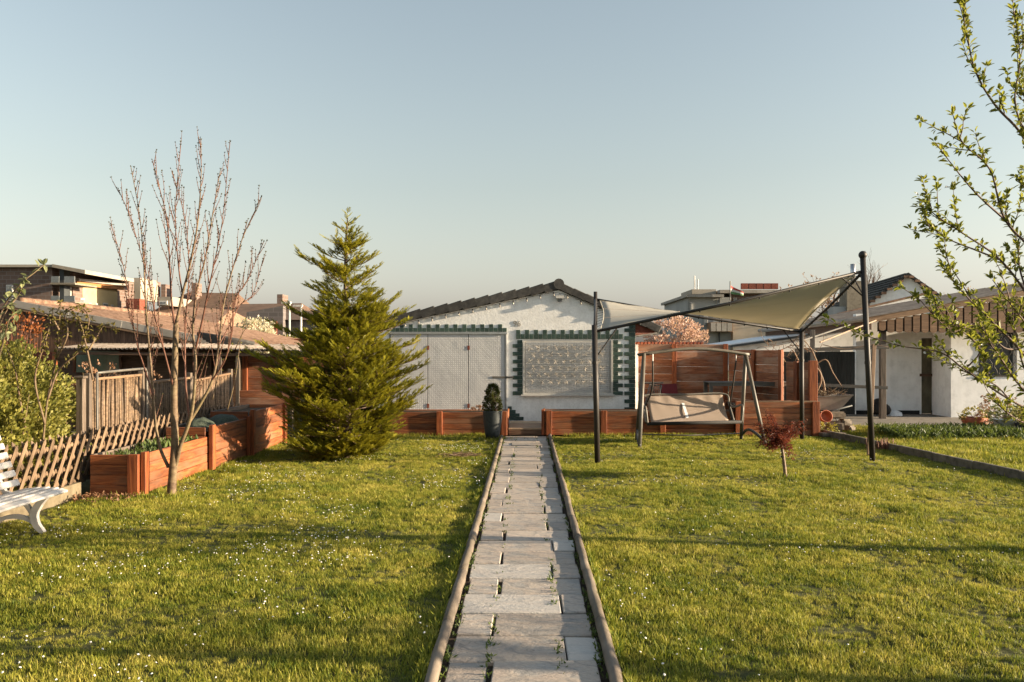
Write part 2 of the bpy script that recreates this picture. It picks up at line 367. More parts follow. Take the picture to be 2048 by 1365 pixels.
    def build(s, name, mat, parent=None, origin=None, smooth=False, tint=False, **tg):
        me = bpy.data.meshes.new(name)
        if parent: inv = wm(parent).inverted(); vs = [tuple(inv @ Vector(q)) for q in s.v]
        elif origin: o = Vector(origin); vs = [(q[0] - o.x, q[1] - o.y, q[2] - o.z) for q in s.v]
        else: vs = s.v
        me.from_pydata(vs, [], s.f); me.materials.append(M[mat])
        if smooth: me.polygons.foreach_set('use_smooth', [True] * len(me.polygons))
        if tint: at_ = me.attributes.new('tint', 'FLOAT', 'FACE'); at_.data.foreach_set('value', s.t)
        me.update()
        ob = bpy.data.objects.new(name, me); C.objects.link(ob)
        if parent: ob.parent = parent
        elif origin: ob.location = origin
        if tg: tag(ob, **tg)
        return ob

_bc = {}
def box_mesh(L, w, t, mat, bev=.004):
    key = (round(L, 3), round(w, 3), round(t, 3), mat, bev)
    if key not in _bc:
        bm = bmesh.new(); bmesh.ops.create_cube(bm, size=1); bmesh.ops.scale(bm, vec=(L, t, w), verts=bm.verts)
        if bev: bmesh.ops.bevel(bm, geom=bm.edges[:], offset=min(bev, t * .3, w * .3), segments=1, affect='EDGES')
        me = bpy.data.meshes.new('board'); bm.to_mesh(me); bm.free(); me.materials.append(M[mat]); _bc[key] = me
    return _bc[key]
def board(name, parent, p0, p1, w, t, mat, up=(0, 0, 1), bev=.004):
    """a board whose centre line runs p0 -> p1; w across (along up), t thick"""
    p0 = Vector(p0); p1 = Vector(p1); d = p1 - p0; x = d.normalized(); z = Vector(up); z = (z - x * z.dot(x))
    z = z.normalized() if z.length > 1e-5 else x.orthogonal().normalized(); y = z.cross(x)
    m = Matrix(((x.x, y.x, z.x, 0), (x.y, y.y, z.y, 0), (x.z, y.z, z.z, 0), (0, 0, 0, 1)))
    m = Matrix.Translation((p0 + p1) / 2) @ m
    return link(name, box_mesh(d.length, w, t, mat, bev), mat, parent, m)

def curve(pts, n=6):                                 # Catmull-Rom through points
    P = [Vector(p) for p in pts]; P = [P[0] * 2 - P[1]] + P + [P[-1] * 2 - P[-2]]; out = []
    for i in range(1, len(P) - 2):
        a, b, c, d = P[i - 1:i + 3]
        for k in range(n):
            t = k / n; out.append(.5 * ((2 * b) + (c - a) * t + (2 * a - 5 * b + 4 * c - d) * t * t + (3 * b - a - 3 * c + d) * t ** 3))
    out.append(P[-2]); return out
def taper(n, a, b): return [a + (b - a) * i / (n - 1) for i in range(n)]
def rv(r=rnd):
    while True:
        v = Vector((r.uniform(-1, 1), r.uniform(-1, 1), r.uniform(-1, 1)))
        if .05 < v.length < 1: return v

# ================================================================ GROUND
def lawn_z(x, y): return noise.noise(Vector((x * .9, y * .9, 3))) * .02 + noise.noise(Vector((x * 2.9, y * 2.9, 7))) * .017 + noise.noise(Vector((x * 6.5, y * 6.5, 1))) * .009
def sheet(name, x0, x1, y0, y1, z, mat, nx=1, ny=1, amp=0.0, **tg):
    b = MB()
    for j in range(ny + 1):
        for i in range(nx + 1):
            x = x0 + (x1 - x0) * i / nx; y = y0 + (y1 - y0) * j / ny
            b.v.append((x, y, z + (lawn_z(x, y) if amp else 0)))
    for j in range(ny):
        for i in range(nx): k = j * (nx + 1) + i; b.f.append((k, k + 1, k + nx + 2, k + nx + 1)); b.t.append(0)
    return b.build(name, mat, **tg)
sheet('ground', -900, 900, -60, 1500, -.07, 'field', kind='structure')
sheet('lawn', -5.05, -.5, 1.5, 16.5, -.018, 'lawn', 40, 120, .02, kind='structure')
sheet('lawn', .46, 6.1, 1.5, 16.5, -.018, 'lawn', 50, 120, .02, kind='structure')
sheet('lawn', 5.9, 13.5, 6, 18.4, -.015, 'lawn', 40, 80, .02, kind='structure')
sheet('path_bed', -.52, .48, 1.5, 16.6, -.03, 'soil', kind='structure')
sheet('paving', 5.9, 16, 18.3, 24.5, .0, 'paving', kind='structure')

# ---- paved path
path = thing('path', None, None, (0, 4, 0), kind='structure')
y = 4.524 - 3 * .41; row = 0
pr = random.Random(5)
while y < 16.1:
    w = .41; left_small = (row % 2 == 0)
    x0, x1 = -.425 + pr.uniform(-.006, .02), .395 + pr.uniform(-.03, .006)
    sm = pr.uniform(.15, .22); gap = pr.choice((.006, .01, .014, .024))
    spans = [(x0, x0 + sm), (x0 + sm + gap, x1)] if left_small else [(x0, x1 - sm - gap), (x1 - sm, x1)]
    for (a, b_) in spans:
        j = [pr.uniform(-.007, .007) for _ in range(8)]; z = pr.uniform(-.006, .006); g = .006
        big = (b_ - a) > .3
        ya, yb = (y + g, y + w - g) if big else (y + g + pr.uniform(0, .02), y + w - g - pr.uniform(0, .02))
        top = [(a + j[0], ya + j[1]), (b_ + j[2], ya + j[3] * .7), (b_ + j[4], yb + j[5] * .7), (a + j[6], yb + j[7])]
        bm = bmesh.new(); c = Vector(((a + b_) / 2, (ya + yb) / 2, z))
        vs = [bm.verts.new((p[0] - c.x, p[1] - c.y, 0)) for p in top] + [bm.verts.new((p[0] - c.x, p[1] - c.y, -.035)) for p in top]
        bm.faces.new(vs[:4]); bm.faces.new(vs[4:][::-1])
        for k in range(4): bm.faces.new((vs[(k + 1) % 4], vs[k], vs[k + 4], vs[(k + 1) % 4 + 4]))
        bmesh.ops.bevel(bm, geom=[e for e in bm.edges if e.verts[0].co.z > -.01 or e.verts[1].co.z > -.01], offset=.006, segments=1, affect='EDGES')
        me = bpy.data.meshes.new('paving_slab'); bm.to_mesh(me); bm.free()
        link('paving_slab', me, 'stone', path, Matrix.Translation(c) @ Matrix.Rotation(pr.uniform(-.008, .008), 4, 'X') @ Matrix.Rotation(pr.uniform(-.006, .006), 4, 'Y'))
    y += w; row += 1
for side, X, lab in ((-1, -.475, 'weathered half-round log edging along the left side of the stone path'), (1, .445, 'weathered half-round log edging along the right side of the stone path')):
    t = thing('log_edging', lab, 'edging', (X, 10, 0), 'log edgings along the path'); yy = 2.6
    while yy < 16.2:
        L = min(pr.uniform(.9, 1.5), 16.4 - yy); n = 7
        pts = [(X + pr.uniform(-.004, .004), yy + L * k / (n - 1), .010 + pr.uniform(-.004, .004)) for k in range(n)]
        b = MB(); b.tube(pts, [.034 + pr.uniform(-.0025, .0025) for _ in pts], 12); b.build('log', 'edge_log', t, smooth=True); yy += L + .012

# ================================================================ GARDEN HOUSE (front wall at Y=18.3)
YF = 18.3; K = F / YF
def hx(px): return (px - CX) / K
def hz(py): return H - (py - CY) / K
house = thing('garden_house', 'low white rendered garden house with dark tiled gable and green clinker trim', 'house', (0, YF, 0))
AX, AZ = .69, 2.98                     # apex of the wall
WX0, WX1 = -3.35, 2.33
def rz_(x): return AZ - (AX - x) * .205 if x < AX else AZ - (x - AX) * .43
dx0, dx1, dz0, dz1 = hx(779), hx(1013), .14, hz(666)
wx0, wx1, wz0, wz1 = hx(1047), hx(1224), hz(789), hz(680)
b = MB()                               # front wall with door and window openings, 0.25 thick
xs = sorted([WX0, dx0, dx1, wx0, wx1, AX, WX1])
for i in range(len(xs) - 1):
    a, c = xs[i], xs[i + 1]; zs = [(0, 0)]
    mid = (a + c) / 2; holes = []
    if dx0 <= mid <= dx1: holes.append((dz0, dz1))
    if wx0 <= mid <= wx1: holes.append((wz0, wz1))
    lo = 0.0
    for (h0, h1) in holes: b.prism([(a, lo), (c, lo), (c, h0), (a, h0)], YF, YF + .25); lo = h1
    b.prism([(a, lo), (c, lo), (c, rz_(c) - .03), (a, rz_(a) - .03)], YF, YF + .25)
b.build('front_wall', 'plaster', house)
b = MB(); b.box2((WX0, YF + .25, 0), (WX0 + .25, YF + 5.5, rz_(WX0))); b.box2((WX1 - .25, YF + .25, 0), (WX1, YF + 5.5, rz_(WX1) - .02)); b.box2((WX0 + .25, YF + 5.25, 0), (WX1 - .25, YF + 5.5, 2.1)); b.build('side_walls', 'plaster', house)
EX0, EX1 = -3.7, 2.82
b = MB()
ov = YF - .05
b.prism([(EX0, rz_(EX0)), (AX, AZ), (AX, AZ + .07), (EX0, rz_(EX0) + .07)], ov, YF + 5.7)
b.prism([(AX, AZ), (EX1, rz_(EX1)), (EX1, rz_(EX1) + .07), (AX, AZ + .07)], ov, YF + 5.7)
roof = b.build('roof', 'tile_dark', house)
# verge tiles: stepped dark pieces along both gable edges
sl_ = math.atan(.205); n = 15; L = (AX - EX0) / n
for i in range(n):
    x0 = AX - .02 - L * i; x1 = x0 - L * 1.06
    c0 = Vector((x0, YF - .035, rz_(x0) + .055 + .034)); c1 = Vector((x1, YF - .035, rz_(x1) + .055 - .004))
    board('verge_tile', house, c1, c0, .185, .07, 'tile_dark', bev=.012)
n = 8; L = (EX1 - AX) / n
for i in range(n):
    x0 = AX + .03 + L * i; x1 = x0 + L * 1.06
    board('verge_tile', house, (x0, YF - .035, rz_(x0) + .065), (x1, YF - .035, rz_(x1) + .05), .16, .07, 'tile_dark', bev=.012)
b = MB(); b.tube([(AX, YF - .08, AZ + .10), (AX, YF + .35, AZ + .10)], .115, 14); b.build('ridge_tile', 'tile_dark', house, smooth=False)
b = MB(); b.prism([(WX1, rz_(WX1) - .03), (EX1 - .05, rz_(EX1 - .05) - .02), (EX1 - .05, rz_(EX1 - .05) - .05), (WX1, rz_(WX1) - .24)], YF + .02, YF + 5.5); b.build('soffit', 'rust', house)
b = MB(); b.tube([(EX1 + .05, YF - .05, rz_(EX1) - .01), (EX1 + .05, YF + 5.6, rz_(EX1) - .01)], .055, 10); b.build('gutter', 'dark_grey', house)
# tread-plate shutters over the door
px_ = [dx0 + .02, hx(856), hx(937), dx1 - .03]
for i in range(3):
    b = MB(); x0, x1 = px_[i] + .007, px_[i + 1] - .007
    b.box2((x0, YF - .03, dz0 + .02), (x1, YF - .005, dz1 - .03)); p = b.build('door_panel', 'tread', house)
    for zz in (hz(696), hz(812)):
        if i < 2:
            h_ = MB(); h_.box2((x1 - .012, YF - .05, zz - .045), (x1 + .035, YF - .031, zz + .045)); h_.v = [(q[0], max(q[1], YF - .038), q[2]) for q in h_.v]; h_.build('hinge', 'rust', p)
b = MB(); b.box2((hx(985), YF - .04, hz(757)), (hx(1018), YF - .031, hz(753))); b.tube([(hx(1018), YF - .035, hz(755)), (hx(1026), YF - .045, hz(754))], .018, 8); b.build('latch', 'grey_metal', house)
b = MB(); b.box2((dx0 - .02, YF - .06, dz1 - .03), (dx1 + .02, YF + .02, dz1 + .012)); b.box2((dx1 - .022, YF - .04, dz0), (dx1 + .004, YF + .02, dz1 - .031)); b.build('door_frame', 'alu', house)
b = MB(); b.box2((dx0, YF + .01, dz0), (dx1, YF + .03, dz1)); b.build('door_gap_shade', 'black', house)  # black sheet added to paint the shade in the gaps between panels
def block(x0, x1, z0, z1, pr_=.022):
    board('clinker_block', house, ((x0 + .0025), YF - pr_ / 2 + .004, (z0 + z1) / 2), ((x1 - .0025), YF - pr_ / 2 + .004, (z0 + z1) / 2), z1 - z0 - .005, pr_, 'green_clinker', bev=.003)
bw = .096
# crenellated band over the door
x = hx(782); k = 0
while x < hx(1008): block(x, x + bw, dz1 + .018, dz1 + .105); (block(x, x + bw * .98, dz1 + .105, dz1 + .185) if k % 2 == 0 and x < hx(1000) else None); x += bw; k += 1
# window surround
TZ = wz1 + .015
x = wx0 - .16; k = 0
while x < wx1 + .15: block(x, x + bw, TZ, TZ + .11); (block(x, x + bw, TZ + .11, TZ + .20) if k % 2 == 0 else None); x += bw; k += 1
for sgn, X in ((-1, wx0 - .02), (1, wx1 + .02)):
    z = wz0 - .02; k = 0
    while z < TZ - .03:
        z1 = min(z + .085, TZ); ext = .115 + (.10 if k % 2 == 0 else 0)
        block(min(X, X + sgn * ext), max(X, X + sgn * ext), z, z1); z += .085; k += 1
# corner band
z = .26; k = 0
while z < 2.25:
    ext = .13 + (.10 if k % 2 else 0); block(WX1 - ext, WX1 + .01, z, min(z + .085, 2.3)); z += .085; k += 1
# stepped blocks at the foot by the door and by the corner
for i in range(4): block(dx1 + .03, dx1 + .03 + .34 - i * .085, .15 + i * .075, .225 + i * .075)
for i in range(3): block(WX1 - .32 + i * .07, WX1 - .135, .17 + i * .06, .23 + i * .06)
# window: frame, pane, roller slats, sill, wire mesh
b = MB(); fr = .045
b.box2((wx0, YF + .0, wz0), (wx0 + fr, YF + .07, wz1)); b.box2((wx1 - fr, YF, wz0), (wx1, YF + .07, wz1)); b.box2((wx0 + fr, YF, wz1 - fr), (wx1 - fr, YF + .07, wz1)); b.box2((wx0 + fr, YF, wz0), (wx1 - fr, YF + .07, wz0 + fr))
win = b.build('window', 'white_paint', house)
b = MB(); b.box2((wx0 + fr, YF + .05, wz0 + fr), (wx1 - fr, YF + .058, wz1 - fr)); b.build('pane', 'far_glass', win)
z = wz0 + fr
while z < wz1 - fr - .02:
    board('shutter_slat', win, (wx0 + fr + .002, YF + .010, z + .021), (wx1 - fr - .002, YF + .010, z + .021), .038, .012, 'shutter', bev=.004); z += .042
b = MB(); b.box2((wx0 - .05, YF - .09, wz0 - .035), (wx1 + .05, YF + .1, wz0 - .003)); b.build('window_sill', 'white_paint', house)
b = MB(); gr = random.Random(3)
nx_ = 34
for i in range(nx_ + 1): x = wx0 + .02 + (wx1 - wx0 - .04) * i / nx_; b.box((x, YF - .02, (wz0 + wz1) / 2), (.0028, .003, wz1 - wz0 - .03))
for i in range(21): z = wz0 + .02 + (wz1 - wz0 - .04) * i / 20; b.box(((wx0 + wx1) / 2, YF - .024, z), (wx1 - wx0 - .03, .003, .0028))
b.build('wire_mesh', 'shutter', win)
b = MB(); b.box2((wx0 - .005, YF - .035, wz0), (wx0 + .018, YF - .012, wz1 - .01)); b.box2((wx1 - .018, YF - .035, wz0), (wx1 + .005, YF - .012, wz1 - .01)); b.box2((wx0 + .018, YF - .035, wz0), (wx1 - .018, YF - .012, wz0 + .022)); b.build('mesh_frame', 'white_paint', win)
# star-shaped wire lights hanging in rows before the shutter
b = MB(); lg = random.Random(8)
for r_ in range(6):
    for c_ in range(9):
        cx_ = wx0 + .14 + c_ * .185 + (r_ % 2) * .07; cz_ = wz1 - .17 - r_ * .145
        if cx_ > wx1 - .08: continue
        for q in range(10):
            d = Vector((lg.uniform(-1, 1), lg.uniform(-.2, .1), lg.uniform(-1, .7))).normalized() * lg.uniform(.04, .085)
            p = Vector((cx_, YF - .045, cz_)); b.tube([p, p + d], .0034, 3, cap=False)
    b.tube([(wx0 + .05, YF - .045, wz1 - .12 - r_ * .145), ((wx0 + wx1) / 2, YF - .045, wz1 - .15 - r_ * .145), (wx1 - .05, YF - .045, wz1 - .12 - r_ * .145)], .003, 3)
b.build('star_light_curtain', 'rope', origin=((wx0 + wx1) / 2, YF - .045, wz0), label='pale wire star light curtain hanging before the house window shutter', cat='light curtain')
# house number
cu = bpy.data.curves.new('number', 'FONT'); cu.body = '96'; cu.size = .17; cu.extrude = .003; tmp = bpy.data.objects.new('number', cu); C.objects.link(tmp)
dg = bpy.context.evaluated_depsgraph_get(); me = bpy.data.meshes.new_from_object(tmp.evaluated_get(dg)); bpy.data.objects.remove(tmp); me.materials.clear(); me.materials.append(M['flashing'])
link('house_number', me, None, house, Matrix.Translation((hx(1026), YF - .006, hz(653))) @ Matrix.Rotation(R(90), 4, 'X'))
# floodlight under the ridge
fl = thing('floodlight', 'white twin floodlight fixed under the ridge of the garden house', 'floodlight', (AX, YF, 2.75))
b = MB(); b.box((AX + .02, YF - .06, 2.80), (.17, .07, .06)); b.build('housing', 'white_paint', fl)
b = MB(); b.box((AX + .02, YF - .09, 2.73), (.09, .06, .07)); b.build('sensor', 'dark_grey', fl)
b = MB(); b.tube([(AX + .02, YF - .05, 2.83), (AX + .02, YF + .004, 2.87)], .012, 6); b.build('bracket', 'white_paint', fl)
st = thing('string_lights', 'string of clear bulbs along the garden house gable edge', 'string lights', (AX, YF - .06, 2.2))
pts = []; x = -2.9
while x < 2.0: pts.append(Vector((x, YF - .06, rz_(x) - .055))); x += .29
b = MB(); b.tube(pts, .006, 4); b.build('cable', 'black', st)
for p in pts:
    b = MB(); b.lathe((p.x, p.y, p.z - .005), [(.0, 0), (.014, 0), (.014, -.035)], 6); o = b.build('socket', 'black', st)
    b = MB(); b.lathe((p.x, p.y, p.z - .038), [(.008, 0), (.019, -.022), (.015, -.04), (0, -.05)], 8); b.build('bulb', 'bulb', o, smooth=True)

# ================================================================ PLANTERS IN FRONT
def planked(parent, p0, p1, z0, z1, rows, mat='red_wood', t=.035, posts=(), pmat='red_post', pw=.11, outn=(0, -1), pz=.02, split=None, gap=.0015):
    """boards stacked between two ground points, with posts at fractions along it, posts standing proud on side outn"""
    p0 = Vector((p0[0], p0[1], 0)); p1 = Vector((p1[0], p1[1], 0)); h = (z1 - z0) / rows; o = Vector((outn[0], outn[1], 0)).normalized()
    br = random.Random(int(abs(p0.x * 100 + p1.y * 37)) + rows)
    cuts = [0] + list(split or []) + [1]
    for i in range(rows):
        for a, c in zip(cuts[:-1], cuts[1:]):
            z = z0 + h * (i + .5); off = o * br.uniform(-.004, .004)
            q0 = p0.lerp(p1, a) + off; q1 = p0.lerp(p1, c) + off; q0.z = q1.z = z; d = (q1 - q0).normalized() * .002
            q0.z += br.uniform(-.003, .003)
            board('plank', parent, q0 + d, q1 - d, h - gap, t, mat, bev=.007)
    for f in posts:
        c = p0.lerp(p1, f) + o * (t / 2 + .028)
        board('post', parent, (c.x, c.y, max(0, z0 - .05)), (c.x, c.y, z1 + pz), pw, .055, pmat, up=(p1 - p0))
def cap(parent, p0, p1, z, w, mat='grey_wood'): board('cap_board', parent, (*p0, z), (*p1, z), w, .025, mat, up=Vector((0, 0, 1)).cross(Vector((p1[0] - p0[0], p1[1] - p0[1], 0))))
def soil(parent, poly, z):
    b = MB(); b.quad(*[(p[0], p[1], z) for p in poly]); return b.build('soil', 'soil', parent)

pl = thing('planter_box', 'long low red-stained plank planter left of the path end before metal doors', 'planter', (-1.5, 16.6, 0))
planked(pl, (-4.25, 16.55), (-.38, 16.55), .0, .45, 4, posts=(.12, .4, .66, .985), split=(.4, .66))
planked(pl, (-.38, 16.6), (-.38, 17.6), .0, .45, 4, posts=(), outn=(1, 0)); cap(pl, (-4.25, 16.6), (-.4, 16.6), .462, .06)
planked(pl, (-4.25, 17.6), (-.38, 17.6), .0, .43, 4)
soil(pl, [(-4.2, 16.58), (-.4, 16.58), (-.4, 17.58), (-4.2, 17.58)], .4)
pl = thing('planter_box', 'low red-stained plank planter right of the path end below the window', 'planter', (2, 16.6, 0))
planked(pl, (.36, 16.6), (4.05, 16.6), .0, .46, 4, posts=(.02, .31, .62), split=(.31, .62)); cap(pl, (.36, 16.63), (4.05, 16.63), .474, .07)
planked(pl, (.36, 16.62), (.36, 17.6), .0, .46, 4, posts=(.0,), outn=(-1, 0), pz=.04)
planked(pl, (.36, 17.6), (4.05, 17.6), .0, .44, 4)
soil(pl, [(.38, 16.62), (4.04, 16.62), (4.04, 17.58), (.38, 17.58)], .41)
pl = thing('planter_box', 'taller orange-red plank planter behind the swing and small red maple', 'planter', (4.9, 16.5, 0))
planked(pl, (4.08, 16.5), (5.62, 16.5), .0, .64, 6, posts=(.02, .985), pw=.14); cap(pl, (4.08, 16.55), (5.65, 16.55), .655, .12, 'tan_wood')
planked(pl, (5.66, 16.5), (5.75, 17.7), .0, .64, 6, outn=(1, 0)); planked(pl, (4.08, 17.5), (5.6, 17.5), .0, .62, 6)
soil(pl, [(4.1, 16.52), (5.6, 16.52), (5.6, 17.48), (4.1, 17.48)], .58)
stp = thing('step', 'pale wooden entrance step between the two low planters', 'step', (0, 17, 0))
for i in range(9): board('tread_board', stp, (-.355, 16.66 + i * .185, .125), (.335, 16.66 + i * .185, .125), .178, .03, 'deck_wood', up=(0, 1, 0))
board('riser', stp, (-.355, 16.59, .055), (.335, 16.59, .055), .105, .03, 'brown_wood')
sheet('terrace', -4.3, 6, 17.6, 19.4, .1, 'terrace', kind='structure')

# ---- tall screens behind
def screen(name, label, p0, p1, z0, z1, rows, posts, mat='screen_wood', split=None, outn=(0, -1), pz=.01):
    t = thing(name, label, 'fence', (p0[0], p0[1], 0)); planked(t, p0, p1, z0, z1, rows, mat, .03, posts, outn=outn, split=split, pw=.10, pz=pz); return t
screen('privacy_fence', 'tall red-brown plank fence behind the swing beside the house corner', (2.55, 19.45), (4.6, 19.45), .1, 1.79, 10, (.4, .97), split=(.4,))
screen('privacy_fence', 'angled red-brown plank fence running toward the trellis', (4.62, 19.4), (5.3, 17.55), .1, 1.66, 10, (.5, .98), outn=(-1, -.4), split=(.5,))
screen('privacy_fence', 'lowest weathered plank fence panel with bright end post beside trellis', (5.33, 17.45), (5.62, 16.9), .64, 1.42, 5, (.5,), outn=(-1, -.4))
t = bpy.data.objects['privacy_fence.002']; board('end_post', t, (5.66, 16.82, .64), (5.66, 16.82, 1.45), .16, .1, 'red_post', up=(1, 0, 0))
screen('privacy_fence', 'tall plank screen behind the conifer beside the dark shed opening', (gx(487, 17.8), 17.8), (-3.6, 17.8), .78, 1.56, 5, (.02, .42), split=(.42,))
screen('plank_barrier', 'two wide reddish boards left of the conifer above the raised bed', (gx(479, 16.4), 16.4), (gx(600, 16.4), 16.4), .6, .88, 2, ())
t = bpy.data.objects['plank_barrier']
for fx in (.06, .9): x = gx(479, 16.4) + fx * 1.1; board('stake', t, (x, 16.44, 0), (x, 16.44, .86), .06, .045, 'grey_wood', up=(1, 0, 0))
# old wall with terracotta coping seen over the fence
w_ = thing('garden_wall', 'pale wall topped with terracotta coping tiles behind the plank fence', 'wall', (3.4, 20.6, 0))
b = MB(); b.box2((2.5, 20.5, 0), (4.35, 20.7, 1.8)); b.build('masonry', 'plaster_old', w_)
x = 2.52
while x < 4.3:
    b = MB(); b.tube([(x, 20.42, 1.83), (x, 20.78, 1.83)], .032, 8); b.build('coping_tile', 'terracotta', w_); x += .085

# ================================================================ LEFT RAISED BEDS
def bed(label, x0, x1, y0, y1, h, rows, posts_side, front=True, back=True):
    t = thing('raised_bed', label, 'raised bed', (x1, y0, 0), 'raised beds along the left fence')
    planked(t, (x1, y0), (x1, y1), 0, h, rows, posts=posts_side, outn=(1, 0), pz=.03, split=None if y1 - y0 < 1.9 else (.5,))
    if front: planked(t, (x0, y0 - .02), (x1 - .03, y0 - .02), 0, h, rows, outn=(0, -1), t=.035)
    planked(t, (x0, y0 + .03), (x0, y1), 0, h, rows, outn=(-1, 0), mat='grey_wood')
    if back: planked(t, (x0 + .03, y1 - .02), (x1 - .03, y1 - .02), 0, h, rows)
    soil(t, [(x0 + .02, y0), (x1 - .02, y0), (x1 - .02, y1 - .03), (x0 + .02, y1 - .03)], h - .06)
    return t
t = bed('lowest red-stained raised bed with herbs behind the bare tree trunk', -4.98, -4.42, 9.72, 11.72, .46, 4, (.012,))
board('post', t, (-4.47, 9.66, 0), (-4.47, 9.66, .47), .12, .05, 'red_post', up=(1, 0, 0))
bed('middle raised bed with bright corner post and green netting', -4.98, -4.40, 11.76, 13.36, .59, 5, (.01, .99))
bed('highest raised bed reaching the conifer with red planks', -4.98, -4.36, 13.4, 15.2, .69, 5, (.0, .985))
b = MB(); hr = random.Random(2)
for i in range(420):
    p = Vector((hr.uniform(-4.95, -4.46), hr.uniform(9.8, 11.6), .41)); h_ = hr.uniform(.03, .09) * (1.4 if p.y > 10.6 else .8)
    b.leaf(p, Vector((hr.uniform(-.6, .6), hr.uniform(-.6, .6), 1)), rv(hr), h_, h_ * .35, hr.random())
b.build('herb_cover', 'herb', origin=(-4.7, 10.6, .4), tint=True, label='low green herbs growing in the lowest raised bed', cat='herbs', kind='stuff')
for i, (cx_, cy_, r_) in enumerate(((-4.72, 12.3, .2), (-4.62, 12.95, .24))):
    b = MB(); n = 10
    for a in range(n + 1):
        for c in range(n + 1):
            u, v = a / n * 2 - 1, c / n * 2 - 1; q = max(0, 1 - u * u - v * v) ** .6
            b.v.append((cx_ + u * r_, cy_ + v * r_ * 1.3, .54 + q * .14 + noise.noise(Vector((u * 3, v * 3, i))) * .03))
    for a in range(n):
        for c in range(n): k = a * (n + 1) + c; b.f.append((k, k + n + 1, k + n + 2, k + 1)); b.t.append(0)
    b.build('netting', 'net', origin=(cx_, cy_, .54), smooth=True, label=('front' if i == 0 else 'rear') + ' mound of bundled green garden netting in the middle raised bed', cat='netting')
# concrete kerb under the lattice fence
b = MB(); b.box2((-5.2, 4.5, -.1), (-5.08, 9.7, .15)); o = b.build('kerb_wall', 'kerb', origin=(-5.14, 7, 0), label='low pale concrete kerb under the lattice fence behind the bench', cat='kerb')
# leaf litter at the foot of the bed
b = MB()
for i in range(500):
    p = Vector((hr.gauss(-4.78, .22), hr.gauss(9.5, .12), hr.uniform(0, .03)))
    if p.y > 9.66 or p.x < -5.05: continue
    b.leaf(p, rv(hr), Vector((0, 0, 1)) + rv(hr) * .6, .045, .025, hr.random())
b.build('leaf_litter', 'dry_leaf', origin=(-4.8, 9.5, 0), tint=True, label='brown dead leaves at the corner of the lowest raised bed', cat='leaf litter', kind='stuff')

# ---- lattice fence (crossed half-round laths)
lf = thing('lattice_fence', 'crossed-lath wooden lattice fence in front of the green hedge', 'fence', (-5.14, 9, 0))
lr = random.Random(4)
_lm = {}
def lath(y, lean, x, zb, zt):
    jit = lr.uniform(-.02, .02); p0 = Vector((x, y, zb + lr.uniform(-.015, .015))); p1 = Vector((x, y + lean, zt + jit)); d = (p1 - p0)
    key = round(d.length, 2)
    if key not in _lm:
        b = MB(); Lh = key
        prof = [(.026 * math.cos(a), .026 * math.sin(a) * .8) for a in [math.pi * k / 5 for k in range(6)]]
        for s_ in (0, 1):
            for (u, v) in prof: b.v.append((u, v, s_ * Lh * .95 if s_ == 0 else Lh * .93))
        n = 6
        for k in range(n): k2 = (k + 1) % n; b.f.append((k, k2, n + k2, n + k)); b.t.append(0)
        i = len(b.v); b.v.append((0, .005, Lh)); b.f += [(n + k, n + (k + 1) % n, i) for k in range(n)]; b.f.append(tuple(range(n))[::-1]); b.t += [0] * (n + 1)
        me = bpy.data.meshes.new('lath'); me.from_pydata([(v[2], v[1], v[0]) for v in b.v], [], [f[::-1] for f in b.f]); me.materials.append(M['lath_wood']); _lm[key] = me
    q = d.to_track_quat('X', 'Z'); link('lath', _lm[key], None, lf, Matrix.Translation(p0) @ q.to_matrix().to_4x4())
y = 5.2
while y < 14.8:
    zb, zt = (.14, .72) if y < 9.6 else (.2, .74)
    lath(y, .36, -5.10, zb, zt); lath(y + .36, -.36, -5.155, zb, zt); y += .165
for z in (.32, .58): board('rail', lf, (-5.20, 5.2, z), (-5.20, 15.1, z), .05, .035, 'lath_wood')
for y in (6, 8, 9.9, 12, 14): board('post', lf, (-5.25, y, 0), (-5.25, y, .68), .07, .06, 'grey_wood', up=(0, 1, 0))

# ---- stick fence panels
def sticks(label, x, y0, y1, zt0, zt1, n, seed, zb=.12):
    t = thing('stick_fence', label, 'fence', (x, y0, 0), 'stick fence panels'); r_ = random.Random(seed)
    for i in range(n):
        f = (i + .5) / n; y = y0 + (y1 - y0) * f; zt = zt0 + (zt1 - zt0) * f + r_.uniform(-.012, .012)
        lean = r_.uniform(-.03, .03)
        m = 4; pts = [(x + r_.uniform(-.008, .008), y + lean * k / (m - 1) + r_.uniform(-.006, .006), zb + (zt - zb) * k / (m - 1)) for k in range(m)]
        b = MB(); b.tube(pts, r_.uniform(.017, .026), 6); b.build('stick', 'stick_wood', t, smooth=True)
    for z in (.35, .75): board('rail', t, (x - .035, y0, z), (x - .035, y1, z + .02), .045, .03, 'stick_wood')
    board('top_rail', t, (x, y0 - .03, zt0 + .015), (x, y1 + .03, zt1 + .015), .035, .05, 'tan_wood')
    for y, zt in ((y0 - .06, zt0), (y1 + .06, zt1)): board('post', t, (x, y, 0), (x, y, zt + .1), .075, .075, 'grey_wood', up=(0, 1, 0))
    return t
sticks('near weathered upright stick fence panel beside the green hedge', -5.62, 10.95, 12.35, 1.26, 1.28, 22, 1)
sticks('middle greyer stick fence panel half hidden behind the bare tree', -5.62, 12.6, 14.1, 1.16, 1.18, 20, 2)
sticks('far honey-coloured stick fence panel by the dark shed opening', -5.62, 14.3, 16.05, 1.12, 1.2, 24, 3)
gf = thing('pipe_frame', 'bent grey pipe frame standing at the near stick fence panel', 'pipe frame', (-5.55, 11, 0))
